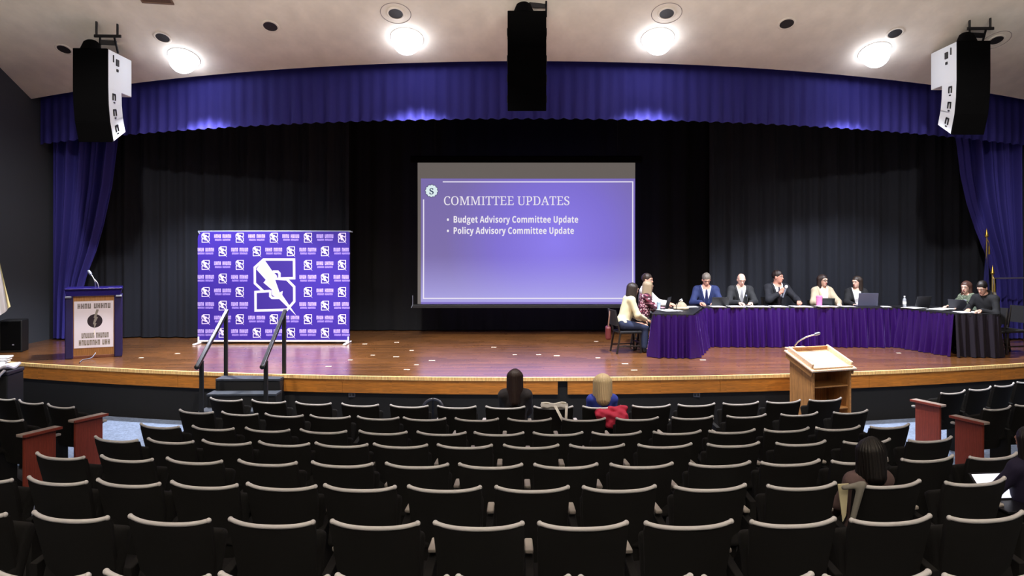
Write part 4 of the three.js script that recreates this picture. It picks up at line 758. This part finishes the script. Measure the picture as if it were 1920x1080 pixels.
sit(1167, 14.75, 1.78, 0.93, 'woman with long dark hair in a cream jacket and jeans at the table end', 'dark wooden chair under the woman in the cream jacket', { fem: 1, lean: 0.3, headYaw: 0.35, headPitch: 0.12, skin: '#d9a98f', hair: ['#2a201b', 'long', 0.27], hairWide: 1.15, top: { color: '#d9d2ae', hem: 0.56, collar: '#d9d2ae' }, legs: '#26314f', left: { at: [0.1, 0.62, 0.42], dir: [-0.3, -0.3, 1], palm: [0, -1, 0.1], curl: 0.6 }, right: { at: [-0.1, 0.64, 0.44], dir: [0.3, -0.3, 1], palm: [0, -1, 0.1], curl: 0.6 }, legL: { knee: [0.11, 0.5, 0.43], ankle: [0.13, 0.09, 0.5] , toe: [0.15, 0.04, 0.66] } });
sit(1203, 15.25, 1.72, 0.93, 'woman with grey blonde hair in a maroon flowered top at the angled table', 'dark chair under the woman in the flowered top', { fem: 1, lean: 0.18, headYaw: 0.45, headPitch: 0.05, skin: '#dcae96', hair: ['#9c8a70', 'long', 0.22], top: { mat: std('#ffffff', 0.8, { map: flower }), hem: 0.5 }, legs: '#141318', crop: 0.6, shoe: '#cfa890', left: { at: [0.14, 0.8, 0.46], dir: [-0.3, 0, 1], palm: [0, -1, 0], curl: 0.3 }, right: { at: [-0.1, 0.8, 0.46], dir: [0.2, 0, 1], palm: [0, -1, 0], curl: 0.3 }, legR: { knee: [-0.12, 0.5, 0.45], ankle: [-0.16, 0.1, 0.6], toe: [-0.18, 0.05, 0.75] } });
sit(1207, 15.9, 1.25, 1.0, 'man with short dark hair and a beard in a pale shirt behind the two women', 'dark chair under the man in the pale shirt', { lean: 0.08, headYaw: -0.2, headPitch: 0.02, skin: '#d9a58e', hair: ['#33261f', 'short'], beard: '#4a382e', top: { color: '#dcdad8', collar: '#e6e4e2' }, legs: '#22242c', left: onTable(0.14, 0.46), right: onTable(-0.14, 0.46) });
sit(1323, 16.42, -0.12, 1.0, 'man with short greying hair in a blue suit looking down at his laptop', 'dark chair under the man in the blue suit', { lean: 0.2, headPitch: 0.42, headYaw: 0.12, skin: '#c58f7a', hair: ['#6d655c', 'short'], brow: '#3b2e28', top: { color: '#1d2a58', open: 0.78, tie: '#1b2450', collar: '#f0f0f4' }, left: onTable(0.12, 0.46, 0.5), right: onTable(-0.13, 0.46, 0.5) });
sit(1386, 16.45, 0, 1.0, 'bald man in a charcoal suit with his hands on papers', 'dark chair under the bald man', { lean: 0.2, headPitch: 0.36, skin: '#dcae9c', hair: ['#8b8078', 'ring'], brow: '#6d5a4e', top: { color: '#202226', open: 0.78, tie: '#8d8f94', collar: '#e8e8ec' }, left: onTable(0.1, 0.5, 0.4, 0.7), right: onTable(-0.12, 0.47, 0.5, 0.7) });
sit(1455, 16.42, 0.1, 1.03, 'man with dark hair in a black suit speaking into a hand held microphone', 'dark chair under the man with the microphone', { lean: 0.1, headYaw: 0.75, headPitch: 0.0, skin: '#c98f7c', hair: ['#231512', 'short'], top: { color: '#12141e', open: 0.76, tie: '#3a3340', collar: '#f4f4f8' }, right: { at: [-0.02, 0.96, 0.27], dir: [0.35, 0.75, 0.25], palm: [0.6, 0.1, -0.6], curl: 1.3, elbow: [-0.8, -0.7, 0.1] }, left: onTable(0.27, 0.44, 0.9, 0.5) });
{
  const p = V(atX(1455, 16.42), STAGE, -16.42), o = thing('hand_microphone', 'pale hand held microphone held up by the man in the black suit', 'microphone', [p.x + 0.075, p.y + 1.01, p.z + 0.315]); o.rotation.set(0.1, 0, -0.28);
  put('handle', cyl(0.02, 0.014, 0.2, 0, -0.02, 0, 16), M.silver, o); put('mic_head', ball(0.032, 0, 0.1, 0, 1, 1.15, 1), M.white, o);
}
sit(1541, 16.42, 0.05, 0.97, 'woman with long dark hair and glasses in a beige cardigan', 'dark chair under the woman with glasses', { fem: 1, lean: 0.06, headYaw: 0.35, headPitch: 0.0, skin: '#e0b49f', hair: ['#2b1c18', 'long', 0.21], glasses: 1, top: { color: '#b9ab93', open: 0.66, shirt: '#efeaf0' }, left: onTable(0.17, 0.44), right: onTable(-0.17, 0.44) });
sit(1605, 16.42, -0.25, 0.95, 'woman with dark brown hair in a black jacket over a white blouse turned aside', 'dark chair under the woman in the black jacket', { fem: 1, lean: 0.1, headYaw: -0.75, headPitch: 0.05, skin: '#e2b8a4', hair: ['#2c211b', 'long', 0.17], top: { color: '#121318', open: 0.7, shirt: '#f0f0f6' }, left: onTable(0.12, 0.46, 0.4, 0.7), right: onTable(-0.1, 0.48, 0.4, 0.6) });
sit(1822, 15.25, -1.2, 0.93, 'woman with auburn brown hair in a green patterned top at the flag side table', 'dark chair under the woman in the green top', { fem: 1, lean: 0.2, headYaw: 0.25, headPitch: 0.06, skin: '#e0b5a2', hair: ['#4a2f26', 'long', 0.16], top: { mat: pat('#54604f', '#98a08a') }, left: { at: [0.1, 0.85, 0.42], dir: [-0.2, 0, 1], palm: [0, -1, 0], curl: 0.4 }, right: { at: [-0.16, 0.85, 0.45], dir: [0.1, 0.05, 1], palm: [0.2, -1, 0], curl: 0.5 } });
sit(1856, 14.6, -1.05, 0.97, 'person with dark hair in a black hooded sweatshirt bent over the dark table end', 'dark chair under the person in the black hooded sweatshirt', { lean: 0.32, headYaw: 0.1, headPitch: 0.36, skin: '#cf9f8a', hair: ['#1a1310', 'short'], top: { color: '#0d0e13', hood: 1 }, left: { at: [0.1, 0.82, 0.44], dir: [-0.4, -0.1, 1], palm: [0, -1, 0], curl: 0.6 }, right: { at: [-0.12, 0.82, 0.46], dir: [0.4, -0.1, 1], palm: [0, -1, 0], curl: 0.6 } });
chair('empty dark chair beside the flag poles at the flag side of the table', [atX(1896, 14.7), STAGE, -14.7], -1.3);
{ const o = thing('handbag', 'dark red handbag hanging on the dark chair of the woman in cream', 'handbag', [atX(1140, 14.75), STAGE + 0.24, -14.72], 1.5);
  put('bag_body', box(0.3, 0.24, 0.1, 0, 0.12, 0, 0.04), std('#5a1a1c', 0.6), o); put('strap', tube([[-0.12, 0.22, 0], [-0.1, 0.42, 0.02], [0, 0.52, 0.03], [0.1, 0.42, 0.02], [0.12, 0.22, 0]], 0.009, 24), std('#7a5a4a', 0.6), o); }

// ---------------------------------------------------------------- people in the seats
function inSeat(key, dx, fwd, drop, s, label, o) { const q = seats[key], t = q.rotation.y, p = q.position; return person(label, [p.x + dx * Math.cos(t) - fwd * Math.sin(t), p.y - drop, p.z - dx * Math.sin(t) - fwd * Math.cos(t)], t + Math.PI, s, o); }
inSeat('0,6', 0.11, 0.36, 0.0, 0.92, 'woman with long dark brown hair in a dark grey top in the front row', { fem: 1, lean: -0.1, skin: '#c9977f', hair: ['#2b1b16', 'long', 0.3], headYaw: -0.1, top: { color: '#2a2629' }, legs: '#1b1b20' });
inSeat('0,8', 0.05, 0.36, 0.0, 0.855, 'woman with shoulder length blonde hair in a blue top with a red jacket behind her', { fem: 1, lean: -0.06, skin: '#dcae96', hair: ['#cdb68c', 'long', 0.2], hairWide: 1.45, top: { color: '#3444a8' }, legs: '#22242c' });
inSeat('5,11', 0.02, 0.34, 0.01, 0.79, 'person with thick dark gathered hair in a greyish pink top in the sixth row', { fem: 1, lean: -0.1, skin: '#b98872', hair: ['#120e0d', 'long', 0.16], hairWide: 1.35, bun: 1, top: { color: '#6a5656' }, legs: '#1b1b20' });
inSeat('5,13', 0.04, 0.34, 0.0, 0.82, 'person with dark hair in a dark purple top holding a lit laptop', { fem: 1, lean: 0.0, skin: '#b98872', hair: ['#171212', 'long', 0.2], hairWide: 1.15, top: { color: '#1d1838' }, legs: '#1b1b20', left: { at: [0.24, 0.72, 0.36], dir: [0.2, -0.1, 1], palm: [0, -1, 0], curl: 0.3 } });
{ // lit laptop on that person's lap
  const c = at(1888, 939, 5.7), o = laptop('open laptop with a bright white screen on the lap of the person in dark purple', [c.x, c.y - 0.01, c.z], Math.PI + 0.12, 0.33, 0.23, '#1b1b22', 0.9);
  const d = o.getObjectByName('display'); d.material = std('#dfe2ff', 0.3, { emissive: '#f4f4ff', emissiveIntensity: 1.1 });
}

// ---------------------------------------------------------------- belongings on the seats
function draped(name, label, cat, f, lo, hi, c, mat, pos, turn) { const o = put(name, netMesh(f, lo, hi, c), mat); o.position.set(...pos); o.rotation.y = turn; return tag(o, label, cat); }
{
  const q = seats['0,8'], f0 = blend([cone(-0.06, 0.83, -0.03, 0.26, 0.85, -0.04, 0.035, 0.045), cone(0.0, 0.8, 0.04, 0.24, 0.76, 0.05, 0.05, 0.06), cone(0.06, 0.7, 0.05, 0.24, 0.66, 0.05, 0.05, 0.045), cone(0.22, 0.82, 0.03, 0.29, 0.66, 0.05, 0.04, 0.03), cone(-0.06, 0.8, 0.03, -0.04, 0.68, 0.035, 0.03, 0.02)], 0.04);
  draped('red_jacket', 'red jacket draped over the back of the seat behind the blonde woman', 'jacket', (x, y, z) => f0(x, y, z) + 0.008 * Math.sin(x * 46 + y * 22) * Math.sin(y * 60 - x * 12), [-0.16, 0.56, -0.12], [0.36, 0.93, 0.15], 0.009, std('#b3203f', 0.8), [q.position.x, q.position.y - 0.02, q.position.z + 0.01], q.rotation.y);
}
{
  const q = seats['0,7'], o = thing('tote_bag', 'pale tote bag hung over a front row seat with two white straps hanging behind', 'bag', q.position.toArray(), q.rotation.y), c = std('#cfcabb', 0.9), w = std('#efeae0', 0.9);
  put('bag_body', slab(16, 12, (u, v) => [-0.14 + 0.3 * u, 0.885 - 0.4 * v + 0.01 * Math.sin(u * 9), -0.13 - 0.1 * v + 0.015 * Math.sin(u * 7 + v * 4), u, v], -0.05), c, o);
  put('bag_mouth', slab(16, 3, (u, v) => [-0.15 + 0.32 * u, 0.872 + 0.022 * Math.sin(Math.PI * v) + 0.006 * Math.sin(u * 20), 0.02 - 0.14 * v, u, v], [0, -0.012, 0]), std('#9a968e', 0.9), o);
  put('strap', slab(3, 12, (u, v) => [0.0 + 0.035 * u + 0.1 * v, 0.885 - 0.19 * v, 0.025 + 0.045 * Math.sin(v * 2), u, v], -0.006), w, o);
  put('strap', slab(3, 12, (u, v) => [0.135 + 0.03 * u - 0.01 * v, 0.885 - 0.175 * v, 0.025 + 0.03 * Math.sin(v * 2), u, v], -0.006), w, o);
}
{
  const q = seats['5,11'];
  const f0 = blend([cone(-0.33, 0.855, -0.03, -0.2, 0.87, -0.02, 0.014, 0.022), cone(-0.225, 0.87, 0.0, -0.275, 0.62, -0.03, 0.024, 0.016)], 0.02);
  draped('grey_scarf', 'grey scarf hanging over the corner of the seat of the person with gathered hair', 'scarf', f0, [-0.38, 0.56, -0.09], [-0.15, 0.92, 0.06], 0.007, std('#8d8b84', 0.9), q.position.toArray(), q.rotation.y);
  const b = thing('paper_bundle', 'cream paper wedged between two sixth row seats beside the grey scarf', 'papers', [q.position.x - 0.29 * Math.cos(q.rotation.y), q.position.y, q.position.z + 0.29 * Math.sin(q.rotation.y)], q.rotation.y);
  put('sheet', plate([[-0.045, 0.86], [0.03, 0.86], [0.012, 0.66], [-0.01, 0.62]], 0.006, 0.001).translate(0, 0, -0.09), std('#e6dfb8', 0.8), b);
}
{ // coiled cable and folded lamp arm seen over the first row in front of the stage
  const c = at(800, 752, 11.2), o = thing('cable_coil', 'black cable coil with pale ends resting against the stage front', 'cable', [c.x, 0, -11.95], 0);
  put('coil', new THREE.TorusGeometry(0.15, 0.02, 8, 36).rotateX(-0.2).translate(0, 0.33, 0), std('#2c2c33', 0.35), o); put('hook_stand', [cyl(0.015, 0.015, 0.5, 0, 0.25, -0.03, 10), cyl(0.12, 0.13, 0.02, 0, 0.01, -0.03, 20)], M.blackMetal, o);
}
shadows(scene);
renderer.render(scene, camera);
